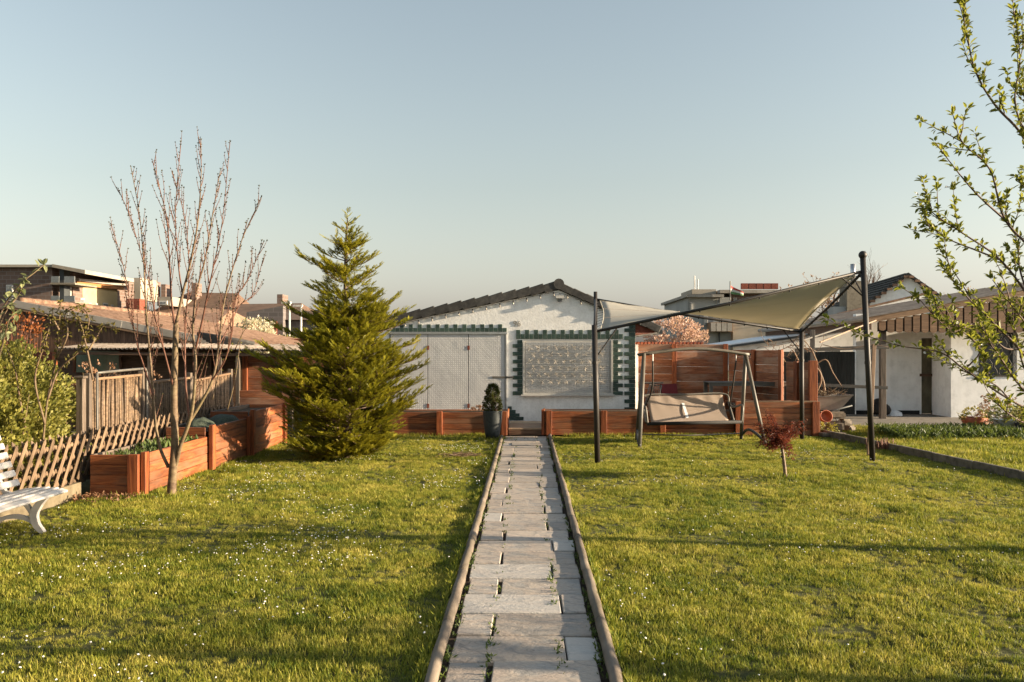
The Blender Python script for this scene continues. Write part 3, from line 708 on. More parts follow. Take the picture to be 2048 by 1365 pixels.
b = MB(); b.tube(curve([(-5.56, 12.42, 0), (-5.56, 12.44, 1.2), (-5.56, 12.40, 1.36), (-5.56, 12.25, 1.385), (-5.56, 11.0, 1.36)], 5), .017, 8); b.build('pipe', 'grey_metal', gf, smooth=True)
b = MB(); b.tube([(-5.56, 11.0, 0), (-5.56, 11.0, 1.36)], .017, 8); b.build('leg', 'grey_metal', gf, smooth=True)
t = thing('fence_post', 'thick pale post at the hedge side of the stick fence', 'post', (-5.6, 10.7, 0))
board('shaft', t, (-5.6, 10.68, 0), (-5.6, 10.68, 1.3), .085, .085, 'grey_wood', up=(0, 1, 0)); board('cap', t, (-5.6, 10.68, 1.3), (-5.6, 10.68, 1.33), .12, .12, 'grey_wood', up=(0, 1, 0))

# ================================================================ LEFT SHED
YS = 18.4
ls = thing('left_shed', 'brown timber shed with tiled roof behind the stick fence', 'shed', (-8.5, YS, 0))
vA, vB = at(40, 603, YS), at(515, 694, YS)          # verge line
slp = (vB.z - vA.z) / (vB.x - vA.x)
def sr(x): return vA.z + (x - vA.x) * slp
i = 0; x = vA.x - 1.2
def sr2(x): return sr(x) if x > vA.x else vA.z - (vA.x - x) * .25
while x < vB.x - .9:                                # vertical cladding boards of the gable
    z1 = sr2(x + .07) - .12; board('cladding_board', ls, (x + .07, YS + .05, 1.45), (x + .07, YS + .05, z1), .136, .025, 'brown_wood', up=(1, 0, 0)); x += .14
b = MB(); b.box2((vA.x - 1.2, YS + .1, 0), (vB.x - .25, YS + .3, 1.7)); b.build('rear_wall', 'brown_wood', ls)
b = MB(); D = 9.0
b.quad((vA.x, YS - .05, sr(vA.x) - .08), (vB.x + .1, YS - .05, sr(vB.x + .1) - .08), (vB.x + .1, YS + D, sr(vB.x + .1) - .08), (vA.x, YS + D, sr(vA.x) - .08)); b.quad((vA.x - 3, YS - .05, sr2(vA.x - 3) - .08), (vA.x, YS - .05, sr(vA.x) - .08), (vA.x, YS + D, sr(vA.x) - .08), (vA.x - 3, YS + D, sr2(vA.x - 3) - .08)); b.build('roof_deck', 'brown_wood', ls)
# barrel tiles: 22 columns x 13 rows, shared mesh
tw, tl = .235, .27
bm = bmesh.new(); seg = 6
for e in (0, 1):
    for k in range(seg + 1):
        a = math.pi * k / seg; bm.verts.new(((e - .5) * tl * 1.08, -math.cos(a) * tw * .5, math.sin(a) * .055 + (.018 if e == 1 else 0)))
bm.verts.ensure_lookup_table()
for k in range(seg): bm.faces.new((bm.verts[k], bm.verts[k + 1], bm.verts[seg + 2 + k], bm.verts[seg + 1 + k]))
bm.faces.new([bm.verts[seg + 1 + k] for k in range(seg + 1)])
tile = bpy.data.meshes.new('roof_tile'); bm.to_mesh(tile); bm.free(); tile.materials.append(M['tile_brown'])
nrow = int((vB.x - vA.x) / tl) + 1
ang = math.atan(slp); tr = random.Random(6); rest = MB(); tv = [v.co.copy() for v in tile.vertices]; tf = [tuple(p.vertices) for p in tile.polygons]
for i in range(nrow):
    x = vA.x + .05 + tl * (i + .5)
    for j in range(38):
        yj = YS + .12 + tw * (j + .5)
        m = Matrix.Translation((x, yj + tr.uniform(-.006, .006), sr(x) - .06 + tr.uniform(-.006, .006))) @ Matrix.Rotation(-ang, 4, 'Y') @ Matrix.Rotation(math.pi, 4, 'Z') @ Matrix.Rotation(tr.uniform(-.02, .02), 4, 'Z')
        if j < 15: link('roof_tile', tile, None, ls, m)
        else:
            k0 = len(rest.v); rest.v += [tuple(m @ q) for q in tv]; rest.f += [tuple(k0 + a for a in f) for f in tf]; rest.t += [0] * len(tf)
o = rest.build('far_roof_tiles', 'tile_brown', ls); o['kind'] = 'stuff'
for j in range(24):
    b = MB(); b.tube([(vA.x - .02, YS + .05 + j * .37, vA.z + .0), (vA.x - .02, YS + .05 + j * .37 + .36, vA.z + .015)], .085, 10); b.build('ridge_tile', 'tile_brown', ls, smooth=True)
for _ in ():
    pass
n = 9
for i in range(n):                                   # overlapping grey verge flashings
    x0 = vA.x - .1 + (vB.x - vA.x) * i / n; x1 = vA.x - .05 + (vB.x - vA.x) * (i + 1) / n
    board('verge_sheet', ls, (x0, YS - .07 - .004 * (i % 2), sr(x0) - .07), (x1, YS - .07 - .004 * (i % 2), sr(x1) - .075), .155, .012, 'flashing')
board('barge_board', ls, (vA.x - .1, YS - .045, sr(vA.x - .1) - .18), (vB.x, YS - .045, sr(vB.x) - .18), .05, .05, 'tan_wood')
# lean-to with corrugated sheets
YL = 17.0
def corr(parent, x0, x1, y0, y1, z0a, z1a, zback, name='corrugated_sheet', mat='sheet', amp=.018, per=.09):
    b = MB(); nx = int((x1 - x0) / per * 6); 
    for j, (yy, dz) in enumerate(((y0, 0), (y1, zback))):
        for i in range(nx + 1):
            x = x0 + (x1 - x0) * i / nx; f = i / nx
            b.v.append((x, yy, z0a + (z1a - z0a) * f + dz + amp * math.sin(2 * math.pi * (x - x0) / per)))
    for i in range(nx): b.f.append((i, i + 1, nx + 2 + i, nx + 1 + i)); b.t.append(0)
    o = b.build(name, mat, parent, smooth=True); md = o.modifiers.new('thick', 'SOLIDIFY'); md.thickness = .008; return o
xs_ = [gx(120, YL), gx(265, YL), gx(395, YL), gx(520, YL), gx(650, YL)]; zz = [1.70, 1.68, 1.70, 1.66, 1.62]
for i in range(4): corr(ls, xs_[i] - .04, xs_[i + 1] + .04, YL - .1, YS, zz[i] + .02 * (i % 2), zz[i + 1] + .01, .1)
board('fascia', ls, (xs_[0], YL - .03, 1.60), (xs_[4], YL - .03, 1.55), .06, .04, 'brown_wood')
b = MB(); b.box2((xs_[0] - .6, YS - .3, 0), (gx(430, YS), YS - .2, 1.66)); b.build('lean_to_wall', 'brown_wood', ls)
wv = MB(); p0, p1 = at(152, 702, YS - .35), at(238, 745, YS - .35); wv.box2((p0.x, p0.y, p1.z), (p1.x, p1.y + .04, p0.z)); w_ = wv.build('window', 'green_glass', ls)
board('window_frame', w_, (p0.x - .03, p0.y, p1.z), (p0.x - .03, p0.y, p0.z), .05, .06, 'red_wood', up=(1, 0, 0)); board('window_frame', w_, (p1.x + .03, p0.y, p1.z), (p1.x + .03, p0.y, p0.z), .05, .06, 'brown_wood', up=(1, 0, 0))
for pxp in (110, 300, 440, 476): x = gx(pxp, YL); board('post', ls, (x, YL, 0), (x, YL, 1.62), .075, .075, 'grey_wood' if pxp != 110 else 'red_wood', up=(1, 0, 0))
b = MB(); b.box2((gx(430, 19.5), 19.4, 0), (gx(500, 19.5), 19.5, 1.7)); b.build('opening_shade', 'black', ls)  # black panel stands in for the shade inside the shed opening
b = MB(); b.box2((gx(60, YL), YL + .05, .2), (gx(110, YL), YL + .1, 1.62)); b.build('red_panel', 'rust', ls)
rp = thing('roof_ridge_pile', 'stack of spare dark ridge tiles lying on the shed roof end', 'tile stack', at(470, 678, 18.0))
for i in range(5):
    a_, b2 = at(395 + i * 6, 668 + i * 4, 18.1), at(508 - i * 3, 688 + i * 2, 18.1); b = MB(); b.tube([a_, (a_ + b2) / 2 + Vector((0, 0, .015)), b2], .045, 8); b.build('ridge_tile', 'tile_dark', rp, smooth=True)

# ================================================================ RIGHT SHED
YR = 20.4
rs = thing('right_shed', 'white outbuilding with scalloped brown fascia boards and olive steel door', 'shed', (10, YR, 0))
def rtop(x): a, c = at(1757, 641, YR), at(2048, 590, YR); return a.z + (x - a.x) * (c.z - a.z) / (c.x - a.x)
x = gx(1758, YR); zb = at(0, 666, YR).z; k = 0
def scallop(x, w, z0, z1):
    b = MB(); pts = [(x, z1), (x, z0 + w * .3)]
    for q in range(1, 6): an = math.pi * q / 6; pts.append((x + w / 2 - math.cos(an) * w / 2, z0 + w * .3 - math.sin(an) * w * .3))
    pts += [(x + w, z0 + w * .3), (x + w, z1)]
    b.prism(pts[::-1], YR, YR + .03); b.build('fascia_board', 'fascia_wood', rs)
while x < 15.5:
    z1 = rtop(x) - .02; scallop(x, .165, zb + (.05 if k == 0 else 0), z1); x += .205; k += 1
b = MB(); b.prism([(gx(1757, YR), zb + .03), (15.6, zb + .03), (15.6, rtop(15.6) - .05), (gx(1757, YR), rtop(gx(1757, YR)) - .05)], YR + .035, YR + .07); b.build('fascia_backing', 'black', rs)  # black sheet that keeps the gaps between the boards dark
x0, x1 = gx(1735, YR), 15.8
board('barge_board', rs, (x0, YR - .05, rtop(x0) + .05), (x1, YR - .05, rtop(x1) + .05), .14, .04, 'tan_wood')
# corrugated roof rising to the right, running away from the viewer
b = MB(); ny = 120
for j in range(ny + 1):
    yy = YR - .12 + 9 * j / ny; dz = .022 * math.sin(2 * math.pi * yy / .13)
    b.v += [(x0 - .1, yy, rtop(x0 - .1) + .13 + dz), (x1, yy, rtop(x1) + .13 + dz)]
for j in range(ny): b.f.append((2 * j, 2 * j + 1, 2 * j + 3, 2 * j + 2)); b.t.append(0)
o = b.build('roof_sheet', 'sheet', rs); md = o.modifiers.new('thick', 'SOLIDIFY'); md.thickness = .012
b = MB(); xg = x0 - .14; b.tube([(xg, YR - .1, rtop(xg) + .09), (xg, YR + 9, rtop(xg) + .03)], .06, 10); b.build('gutter', 'flashing', rs, smooth=True)
board('eave_beam', rs, (x0 + .06, YR, rtop(x0) - .08), (x0 + .06, YR + 8.8, rtop(x0) - .14), .2, .08, 'brown_wood')
YW = 21.0; cx0 = gx(1902, YW)
gw0, gw1, gz0, gz1 = gx(1957, YW), gx(2034, YW), at(0, 752, YW).z, at(0, 664, YW).z
b = MB(); b.prism([(cx0, 0), (gw0, 0), (gw0, zb + .2), (cx0, zb + .2)], YW, YW + .3); b.prism([(gw0, 0), (gw1, 0), (gw1, gz0), (gw0, gz0)], YW, YW + .3); b.prism([(gw0, gz1), (gw1, gz1), (gw1, zb + .2), (gw0, zb + .2)], YW, YW + .3); b.prism([(gw1, 0), (15.5, 0), (15.5, zb + .2), (gw1, zb + .2)], YW, YW + .3); b.build('front_wall', 'plaster_old', rs)
gr = thing('window_grille', 'ornate black iron grille over the outbuilding window behind plum branches', 'grille', (gw0, YW, gz0))
b = MB(); b.box2((gw0, YW - .03, gz1 - .02), (gw1, YW, gz1 + .02)); b.box2((gw0, YW - .03, gz0 - .02), (gw1, YW, gz0 + .02)); b.build('rail', 'black_metal', gr)
for i in range(8):
    x = gw0 + (gw1 - gw0) * (i + .5) / 8; n = 15; b = MB(); b.tube([(x + .045 * math.sin(q * 1.3) * (1 if i % 2 else -1), YW - .015, gz0 + (gz1 - gz0) * q / n) for q in range(n + 1)], .008, 5); b.build('bar', 'black_metal', gr, smooth=True)
b = MB(); b.box2((gw0, YW + .18, gz0), (gw1, YW + .2, gz1)); b.build('window_pane', 'glass', rs)
YD = 22.0; d0, d1 = gx(1843, YD), gx(1886, YD); dtop = at(0, 676, YD).z
b = MB(); b.box2((gx(1712, YD), YD, 0), (d0, YD + .2, 2.6)); b.box2((d0, YD, dtop), (d1, YD + .2, 2.6)); b.box2((d1, YD, 0), (cx0 + .4, YD + .2, 2.6)); b.box2((cx0, YW + .3, 0), (cx0 + .3, YD, zb + .2)); b.build('porch_wall', 'plaster_old', rs)
b = MB(); b.box2((d0 + .005, YD + .03, .02), (d1 - .005, YD + .08, dtop - .005)); dr = b.build('door', 'olive_door', rs)
b = MB(); b.box2((d0 - .05, YD - .03, .98), (d1 + .06, YD + .028, 1.05)); b.build('lock_bar', 'brown_wood', dr)
b = MB(); b.box2((d1 - .1, YD + .0, 1.25), (d1 - .06, YD + .028, 1.5)); b.tube([(d1 - .08, YD - .02, 1.43), (d1 - .22, YD - .03, 1.43)], .014, 6); b.build('handle', 'black', dr)
b = MB(); b.box2((gx(1712, YD), YD - .025, 0), (d0 - .06, YD - .003, .1)); b.box2((d1 + .03, YD - .025, 0), (cx0 - .01, YD - .003, .1)); b.build('plinth', 'black', rs)
px_p = gx(1772, YR)
board('porch_post', rs, (px_p, YR + .2, 0), (px_p, YR + .2, zb + .1), .13, .13, 'grey_wood', up=(1, 0, 0))
# dark gate with white wall behind
gt = thing('black_gate', 'black vertical-board gate left of the white porch wall', 'gate', (gx(1640, 21.6), 21.6, 0))
x = gx(1560, 21.6)
while x < gx(1708, 21.6): board('gate_board', gt, (x + .055, 21.6, .03), (x + .055, 21.6, 1.62), .108, .025, 'gate_black', up=(1, 0, 0)); x += .112
board('gate_rail', gt, (gx(1560, 21.6), 21.64, 1.45), (gx(1709, 21.6), 21.64, 1.45), .08, .03, 'gate_black'); board('gate_rail', gt, (gx(1560, 21.6), 21.64, .3), (gx(1709, 21.6), 21.64, .3), .08, .03, 'gate_black')
lb = thing('low_annex', 'low white annex with pale flat roof behind the black gate', 'building', (8, 25, 0))
YA = 25.0; a0, a1 = gx(1470, YA), gx(1712, YA)
b = MB(); b.prism([(a0, 0), (a1, 0), (a1, 2.25), (a0, 1.78)], YA, YA + .2); b.build('wall', 'plaster_old', lb)
b = MB(); b.prism([(a0 - .2, 1.74), (a1, 2.26), (a1, 2.32), (a0 - .2, 1.80)], YA - .25, YA + 4.5); b.build('roof_edge', 'dark_grey', lb)
b = MB(); b.prism([(a0 - .15, 1.81), (a1, 2.325), (a1, 2.36), (a0 - .15, 1.84)], YA - .2, YA + 4.4); b.build('roof', 'white_plastic', lb)
b = MB(); p0, p1 = at(1664, 693, YA), at(1680, 707, YA); b.box2((p0.x, YA - .02, p1.z - .2), (p1.x, YA - .003, p0.z)); b.build('window', 'far_glass', lb)

# ================================================================ GABLED HOUSE AND CHIMNEY BEHIND
def gable(name, label, rx, ry, ridge, half, rise, depth, wallm, roofm, ang=0.0, cat='house', over=.15, extra=None):
    """ridge starts at (rx, ry) and runs depth away, turned by ang"""
    t = thing(name, label, cat, (rx, ry, 0)); t.rotation_euler = (0, 0, ang)
    e = ridge - rise; b = MB(); b.prism([(-half, 0), (half, 0), (half, e), (0, ridge - .02), (-half, e)], 0, depth); m = wm(t); b.v = [tuple(m @ Vector(v)) for v in b.v]; b.build('wall', wallm, t)
    for s in (-1, 1):
        sl = rise / half; b = MB(); oe = half + over
        poly = [(0, ridge), (s * oe, ridge - sl * oe), (s * oe, ridge - sl * oe + .13), (0, ridge + .13)]
        b.prism(poly if s < 0 else poly[::-1], -over, depth + over); b.v = [tuple(m @ Vector(v)) for v in b.v]; b.build('roof_slope', roofm, t)
    return t, m
g, gm = gable('gabled_house', 'white gabled house with dark tiled roof behind the outbuilding', gx(1815, 35), 35, 4.72, 1.75, 1.3, 8, 'plaster_old', 'tile_dark', R(-8))
# raised tile courses on the visible left slope
for k in range(9):
    u = .12 + k * .2; b = MB(); z = 4.72 + .15 - u * 1.3 / 1.75
    p0, p1 = gm @ Vector((-u, -.15, z)), gm @ Vector((-u, 8.1, z)); b.tube([p0, p1], .05, 5); b.build('tile_course', 'tile_dark', g)
b = MB(); 
for s in (-1, 1):
    for k in range(8): u = .1 + k * .22; p = gm @ Vector((s * u, -.19, 4.74 - u * 1.3 / 1.75)); b.box(p, (.2, .06, .1))
b.build('verge_trim', 'tile_brown', g)
ch = thing('chimney', 'grey rendered chimney block with steel flue before the gabled house', 'chimney', (gx(1712, 33), 33, 0))
p0, p1 = at(1694, 562, 33), at(1735, 625, 33); b = MB(); b.box2((p0.x, 33, 0), (p1.x, 33.8, p0.z)); b.build('stack', 'concrete', ch)
pf = at(1708, 528, 33.3); b = MB(); b.tube([(pf.x, 33.4, p0.z), (pf.x, 33.4, pf.z)], .1, 12); b.build('flue', 'alu', ch, smooth=True)
b = MB(); b.box2((p0.x - .5, 33.1, 0), (p0.x, 33.7, p0.z - 1.0)); b.build('shoulder', 'grey_wall', ch)
lw = thing('white_parapet', 'white sloping parapet wall in front of the gabled house', 'wall', (gx(1760, 30), 30, 0))
b = MB(); a, c, d, e = at(1680, 630, 30), at(1850, 590, 30), at(1850, 640, 30), at(1680, 650, 30); b.prism([(e.x, 0), (d.x, 0), (c.x, c.z), (a.x, a.z)], 30, 30.25); b.build('masonry', 'plaster_old', lw)
b = MB(); b.prism([(a.x, a.z + .01), (c.x, c.z + .01), (c.x, c.z + .07), (a.x, a.z + .07)], 29.95, 30.3); b.build('coping', 'tile_brown', lw)

# ================================================================ FAR BUILDINGS
def rect(t, name, mat, px0, py0, px1, py1, Y, d=.3, par=None):
    a, c = at(px0, py0, Y), at(px1, py1, Y); b = MB(); b.box2((a.x, Y, c.z), (c.x, Y + d, a.z)); return b.build(name, mat, par or t)
def window(t, px0, py0, px1, py1, Y, fm='white_paint'):
    f = rect(t, 'window', fm, px0, py0, px1, py1, Y - .12, .14); w = (px1 - px0); q = max(.8, w * .14)
    n = 2 if w > 9 else 1; s = (w - q) / n
    for k in range(n): rect(t, 'pane', 'far_glass', px0 + q + s * k, py0 + q, px0 + s * (k + 1), py1 - q, Y - .15, .04, par=f)
    return f
gb = thing('grey_apartment_block', 'grey flat-roofed apartment block with balcony behind the pink blossom tree', 'building', (gx(1480, 70), 70, 0))
def blk(t, name, mat, px0, py0, px1, Y, d): a = at(px0, py0, Y); b = MB(); b.box2((a.x, Y, 0), (gx(px1, Y), Y + d, a.z)); return b.build(name, mat, t)
blk(gb, 'wall', 'grey_wall', 1376, 595, 1462, 70, 12); blk(gb, 'wall', 'brick_far', 1462, 588, 1600, 71, 12)
rect(gb, 'roof_slab', 'flashing', 1372, 589, 1448, 594.5, 69.3, 13); rect(gb, 'roof_slab', 'flashing', 1440, 580, 1600, 586.5, 70, 13)
rect(gb, 'roof_box', 'pale_wall', 1384, 579, 1432, 588.6, 71, 5)
for k in range(5): rect(gb, 'solar_panel', 'rust', 1483 + k * 15, 567, 1496.5 + k * 15, 578.5, 73, .3)
for p_ in (1389, 1396): b = MB(); q = at(p_, 552 + (p_ - 1389), 72); b.tube([(q.x, 72, at(0, 580, 72).z), q], .05, 6); b.build('mast', 'white_paint', gb)
for (p0_, p1_) in ((1450, 1459),): rect(gb, 'downpipe', 'dark_grey', p0_ - 12, 594, p0_ - 10, 690, 69.8, .15)
for (a, c, d, e) in ((1380, 605, 1384, 625), (1434, 600, 1439, 622), (1467, 596, 1474, 640), (1500, 596, 1516, 612), (1536, 596, 1552, 610), (1408, 632, 1416, 650)): window(gb, a, c, d, e, 70 if a < 1462 else 71)
bal = rect(gb, 'balcony', 'far_twig', 1421, 645, 1466, 664, 68.6, 1.3)
for k in range(4): rect(gb, 'balcony_panel', 'flashing', 1422 + k * 11, 646, 1431.5 + k * 11, 663, 68.5, .07, par=bal)
rect(gb, 'entrance', 'pale_wall', 1466, 645, 1590, 705, 69.5, .5)
fg = thing('flag', 'faded red white and green flag on a pole on the apartment roof', 'flag', at(1460, 590, 69))
b = MB(); b.tube([at(1460.5, 600, 69), at(1460.5, 563, 69)], .05, 6); b.build('pole', 'grey_metal', fg)
for k, mt in enumerate(('flag_red', 'flag_white', 'flag_green')):
    b = MB(); n = 8; rows = []
    for j in range(n + 1):
        f = j / n; wv_ = math.sin(f * 6) * .12
        for e in (k / 3, (k + 1) / 3): p = at(1461 + f * 26, 571 + f * 14 + e * (17 - f * 10), 69); b.v.append((p.x, p.y + wv_, p.z))
    for j in range(n): b.f.append((2 * j, 2 * j + 1, 2 * j + 3, 2 * j + 2)); b.t.append(0)
    o = b.build('stripe', mt, fg); o.modifiers.new('thick', 'SOLIDIFY').thickness = .02
mr = thing('traffic_mirror', 'round traffic mirror on a pale pole above the fence', 'mirror', at(1409, 690, 34))
b = MB(); p = at(1409, 688, 34); b.tube([(p.x, 34, 0), (p.x, 34, at(0, 664, 34).z)], .035, 8); b.build('pole', 'white_paint', mr)
c_ = at(1407, 673, 33.9); b = MB(); b.tube([c_, c_ + Vector((0, .08, 0))], .24, 20); b.build('rim', 'black', mr); b = MB(); b.tube([c_ - Vector((0, .01, 0)), c_ + Vector((0, .03, 0))], .2, 20); b.build('glass', 'glass', mr)

bb = thing('brick_apartment_block', 'brown brick apartment block with corner balconies at the far left', 'building', (gx(60, 60), 60, 0))
blk(bb, 'wall', 'brick_far', -90, 535, 104, 60, 14); blk(bb, 'corner_wall', 'brick_far', 131, 545, 146, 61.5, 10)
rect(bb, 'roof_slab', 'pale_wall', -90, 529.5, 110, 534.5, 59.6, 15); a, c = at(104, 529, 59.4), at(170, 541, 59.4)
b = MB(); b.prism([(a.x, a.z - .2), (c.x, c.z - .25), (c.x, c.z + .02), (a.x, a.z + .02)], 59.4, 70); b.build('roof_slab', 'pale_wall', bb)
rect(bb, 'corner_post', 'dark_grey', 119, 534, 128, 660, 60, .8); rect(bb, 'back_wall', 'pale_wall', 104, 542, 131, 660, 62, .3)
for (y0_, y1_) in ((553, 566), (592, 604), (630, 642)):
    q = rect(bb, 'balcony', 'concrete', 101, y1_, 150, y1_ + 3.5, 59.3, 3); rect(bb, 'railing', 'far_glass', 102, y0_, 118, y1_ - .4, 59.35, .08, par=q); rect(bb, 'railing', 'far_glass', 128.5, y0_, 149, y1_ - .4, 59.35, .08, par=q)
window(bb, 12, 570, 25, 602, 60); window(bb, 106, 546, 117, 565, 62); window(bb, 106, 573, 117, 603, 62); window(bb, 133, 572, 141, 602, 61.5)
yb = thing('yellow_house', 'long pale yellow house with terrace door and shallow roof beyond the shed', 'building', (gx(148, 60), 60, 0))
def yY(px): return 1 / (1 / 62 + (1 / 66.5 - 1 / 62) * (px - 148) / 87)        # its front runs away to the right, facing the sun
def slant(name, mat, px0, px1, z0, z1, off, d, par=None):
    a, c = Vector((gx(px0, yY(px0)), yY(px0), 0)), Vector((gx(px1, yY(px1)), yY(px1), 0)); n = Vector((c.y - a.y, -(c.x - a.x), 0)).normalized(); b = MB(); i = 0
    for q in (a + n * off, c + n * off, c + n * (off - d), a + n * (off - d)): b.v += [(q.x, q.y, z0), (q.x, q.y, z1)]
    b.f += [(0, 2, 3, 1), (2, 4, 5, 3), (4, 6, 7, 5), (6, 0, 1, 7), (1, 3, 5, 7), (6, 4, 2, 0)]; b.t += [0] * 6
    return b.build(name, mat, par or yb)
ZR = at(0, 563, 62).z
slant('wall', 'yellow_wall', 148, 235, 0, ZR - .25, 0, .4); slant('fascia', 'orange_trim', 146, 240, ZR - .3, ZR - .02, .35, .3); slant('roof', 'flashing', 145, 243, ZR, ZR + .2, .55, 1.2)
for (a, c, zlo, zhi) in ((157, 168, 3.9, 5.5), (176, 182, 3.9, 5.2), (190, 196, 3.9, 5.2), (205, 215, 3.9, 5.3), (221, 226, 3.9, 5.2)):
    w_ = slant('window', 'white_paint', a, c, zlo, zhi, .06, .05)
    if c - a > 8: slant('pane', 'far_glass', a + .8, (a + c) / 2 - .3, zlo + .1, zhi - .1, .08, .015, w_); slant('pane', 'far_glass', (a + c) / 2 + .3, c - .8, zlo + .1, zhi - .1, .08, .015, w_)
    else: slant('pane', 'far_glass', a + .8, c - .8, zlo + .1, zhi - .1, .08, .015, w_)
slant('parapet', 'yellow_wall', 150, 246, 2.6, 4.1, 1.6, .2)
for k in range(14): slant('railing_bar', 'dark_grey', 183 + k * 2.4, 183.6 + k * 2.4, 4.1, 4.9, 1.55, .04)

def hip(name, label, pts, Y, depth, roofm, wallm, eave_py, cat='house'):
    """roof outline seen from the front: list of (px,py) from left eave over ridge to right eave"""
    P = [at(a, c, Y) for a, c in pts]; t = thing(name, label, cat, (P[0].x, Y, 0)); ze = P[0].z
    b = MB(); b.box2((P[0].x + .3, Y + .4, 0), (P[-1].x - .3, Y + depth, min(P[0].z, P[-1].z) - .02)); b.build('wall', wallm, t)
    b = MB(); n = len(P); lo = min(P[0].z, P[-1].z)
    mid = [Vector((p.x, Y + depth / 2, p.z)) for p in P[1:-1]]
    f = [Vector((P[0].x, Y, lo)), Vector((P[-1].x, Y, lo))]; r = [Vector((P[0].x, Y + depth, lo)), Vector((P[-1].x, Y + depth, lo))]
    b.quad(f[0], f[1], mid[-1], mid[0]); b.quad(r[1], r[0], mid[0], mid[-1]); b.quad(f[1], r[1], mid[-1]); b.quad(r[0], f[0], mid[0]); b.quad(f[0], r[0], r[1], f[1])
    b.build('roof', roofm, t); return t
t = hip('brown_roofed_house', 'broad brown-roofed house with dormer beyond the bare tree', [(262, 645), (300, 572), (410, 574), (440, 640)], 62, 14, 'far_roof', 'pale_wall', 640)
rect(t, 'gable_wall', 'pale_wall', 268, 556, 281, 600, 64, 3); dm = rect(t, 'dormer', 'pale_wall', 314, 594, 341, 612, 63, 4); window(t, 318, 602, 334, 610, 63)
for (x, y0_) in ((299, 563), (322, 569), (383, 566)): rect(t, 'chimney_stack', 'brick_far', x, y0_, x + 9, 600, 67, 1.2)
t = hip('low_tiled_house', 'low sandy-tiled house close behind the shed roof', [(268, 640), (300, 604), (400, 612), (430, 650)], 34, 7, 'tile_brown', 'brick_grey', 650)
rect(t, 'brick_gable', 'rust', 252, 598, 279, 622, 33.5, .5)
t = hip('long_roofed_house', 'long low house with dark brown roof left of the conifer', [(405, 640), (425, 599), (556, 597), (600, 638)], 58, 12, 'far_roof', 'pale_wall', 640)
rect(t, 'chimney_stack', 'brick_far', 554, 589, 565, 612, 64, 1.5)
t = hip('brick_hall', 'grey brick hall with wide low roof behind the magnolia', [(490, 640), (520, 611), (700, 610), (760, 640)], 50, 14, 'far_roof', 'brick_grey', 640)
a, c, d, e = at(493, 625, 49.6), at(566, 612, 49.6), at(566, 690, 49.6), at(493, 690, 49.6)
b = MB(); b.prism([(e.x, 0), (d.x, 0), (c.x, c.z), (a.x, a.z)], 49.6, 50.2); b.build('brick_gable', 'brick_grey', t); rect(t, 'garage_door', 'rust', 528, 643, 553, 690, 49.4, .15); rect(t, 'eave_band', 'flashing', 440, 640, 495, 655, 49.3, .3)
for k, (x, y0_, y1_) in enumerate(((579, 606, 690), (602, 612, 690))):
    l = thing('street_lamp', ('taller left' if k == 0 else 'shorter right') + ' pale lamp post in front of the brick hall', 'street lamp', (gx(x, 42), 42, 0), 'lamp posts by the brick hall')
    b = MB(); p = at(x, y0_, 42); b.tube([(p.x, 42, 0), p], [.07, .05], 8); b.build('pole', 'white_paint', l); b = MB(); b.box((p.x - .15, 42, p.z), (.45, .2, .1)); b.build('lamp_head', 'white_paint', l)
pb = thing('red_pipe_rail', 'rusty red pipe rail beside the conifer above the shed roof', 'rail', at(575, 700, 26))
b = MB(); b.tube([at(573, 705, 26), at(573, 681, 26), at(660, 680, 26)], .05, 8); b.build('pipe', 'rust', pb)

# ================================================================ BENCH
bn = thing('garden_bench', 'white slatted garden bench with curved cast legs at the left edge', 'bench', (-4.5, 7.2, 0))
BX, BY0, BY1 = -4.32, 5.95, 7.95
for i, (x, z) in enumerate(((BX, .345), (BX - .085, .362), (BX - .17, .366), (BX - .255, .362), (BX - .34, .352))): board('seat_slat', bn, (x, BY0, z), (x, BY1 - .0 - .0, z), .068, .026, 'bench_paint', up=(1, 0, .06 if i else -.35), bev=.008)
for i in range(6):
    z = .43 + i * .083; x = BX - .40 - i * .034
    board('back_slat', bn, (x, BY0, z), (x, BY1 - .06, z), .062, .024, 'bench_paint', up=(-.38, 0, 1), bev=.008)
for y in (BY1 - .26, BY0 + .26):
    b = MB(); q = [Vector(p) for p in ((BX - .02, 0, .33), (BX - .09, 0, .26), (BX - .135, 0, .17), (BX - .115, 0, .08), (BX - .05, 0, 0))]; c_ = curve(q, 5); b.ribbon([(p.x, p.z) for p in c_], [.035 + .03 * math.sin(math.pi * k / (len(c_) - 1)) for k in range(len(c_))], y - .022, y + .022); b.build('front_leg', 'bench_paint', bn)
    b = MB(); c_ = curve([(BX - .30, 0, .335), (BX - .22, 0, .27), (BX - .16, 0, .19), (BX - .145, 0, .13)], 5); b.ribbon([(p.x, p.z) for p in c_], .034, y - .02, y + .02); b.build('leg_brace', 'bench_paint', bn)
    b = MB(); c_ = curve([(BX - .10, 0, .07), (BX - .19, 0, .125), (BX - .32, 0, .15), (BX - .46, 0, .11), (BX - .56, 0, 0)], 5); b.ribbon([(p.x, p.z) for p in c_], .036, y - .019, y + .019); b.build('rear_leg', 'bench_paint', bn)
    b = MB(); b.ribbon([(BX - .02, .325), (BX - .3, .335), (BX - .40, .37), (BX - .47, .5), (BX - .60, .87)], .034, y - .018, y + .018); b.build('back_support', 'bench_paint', bn)

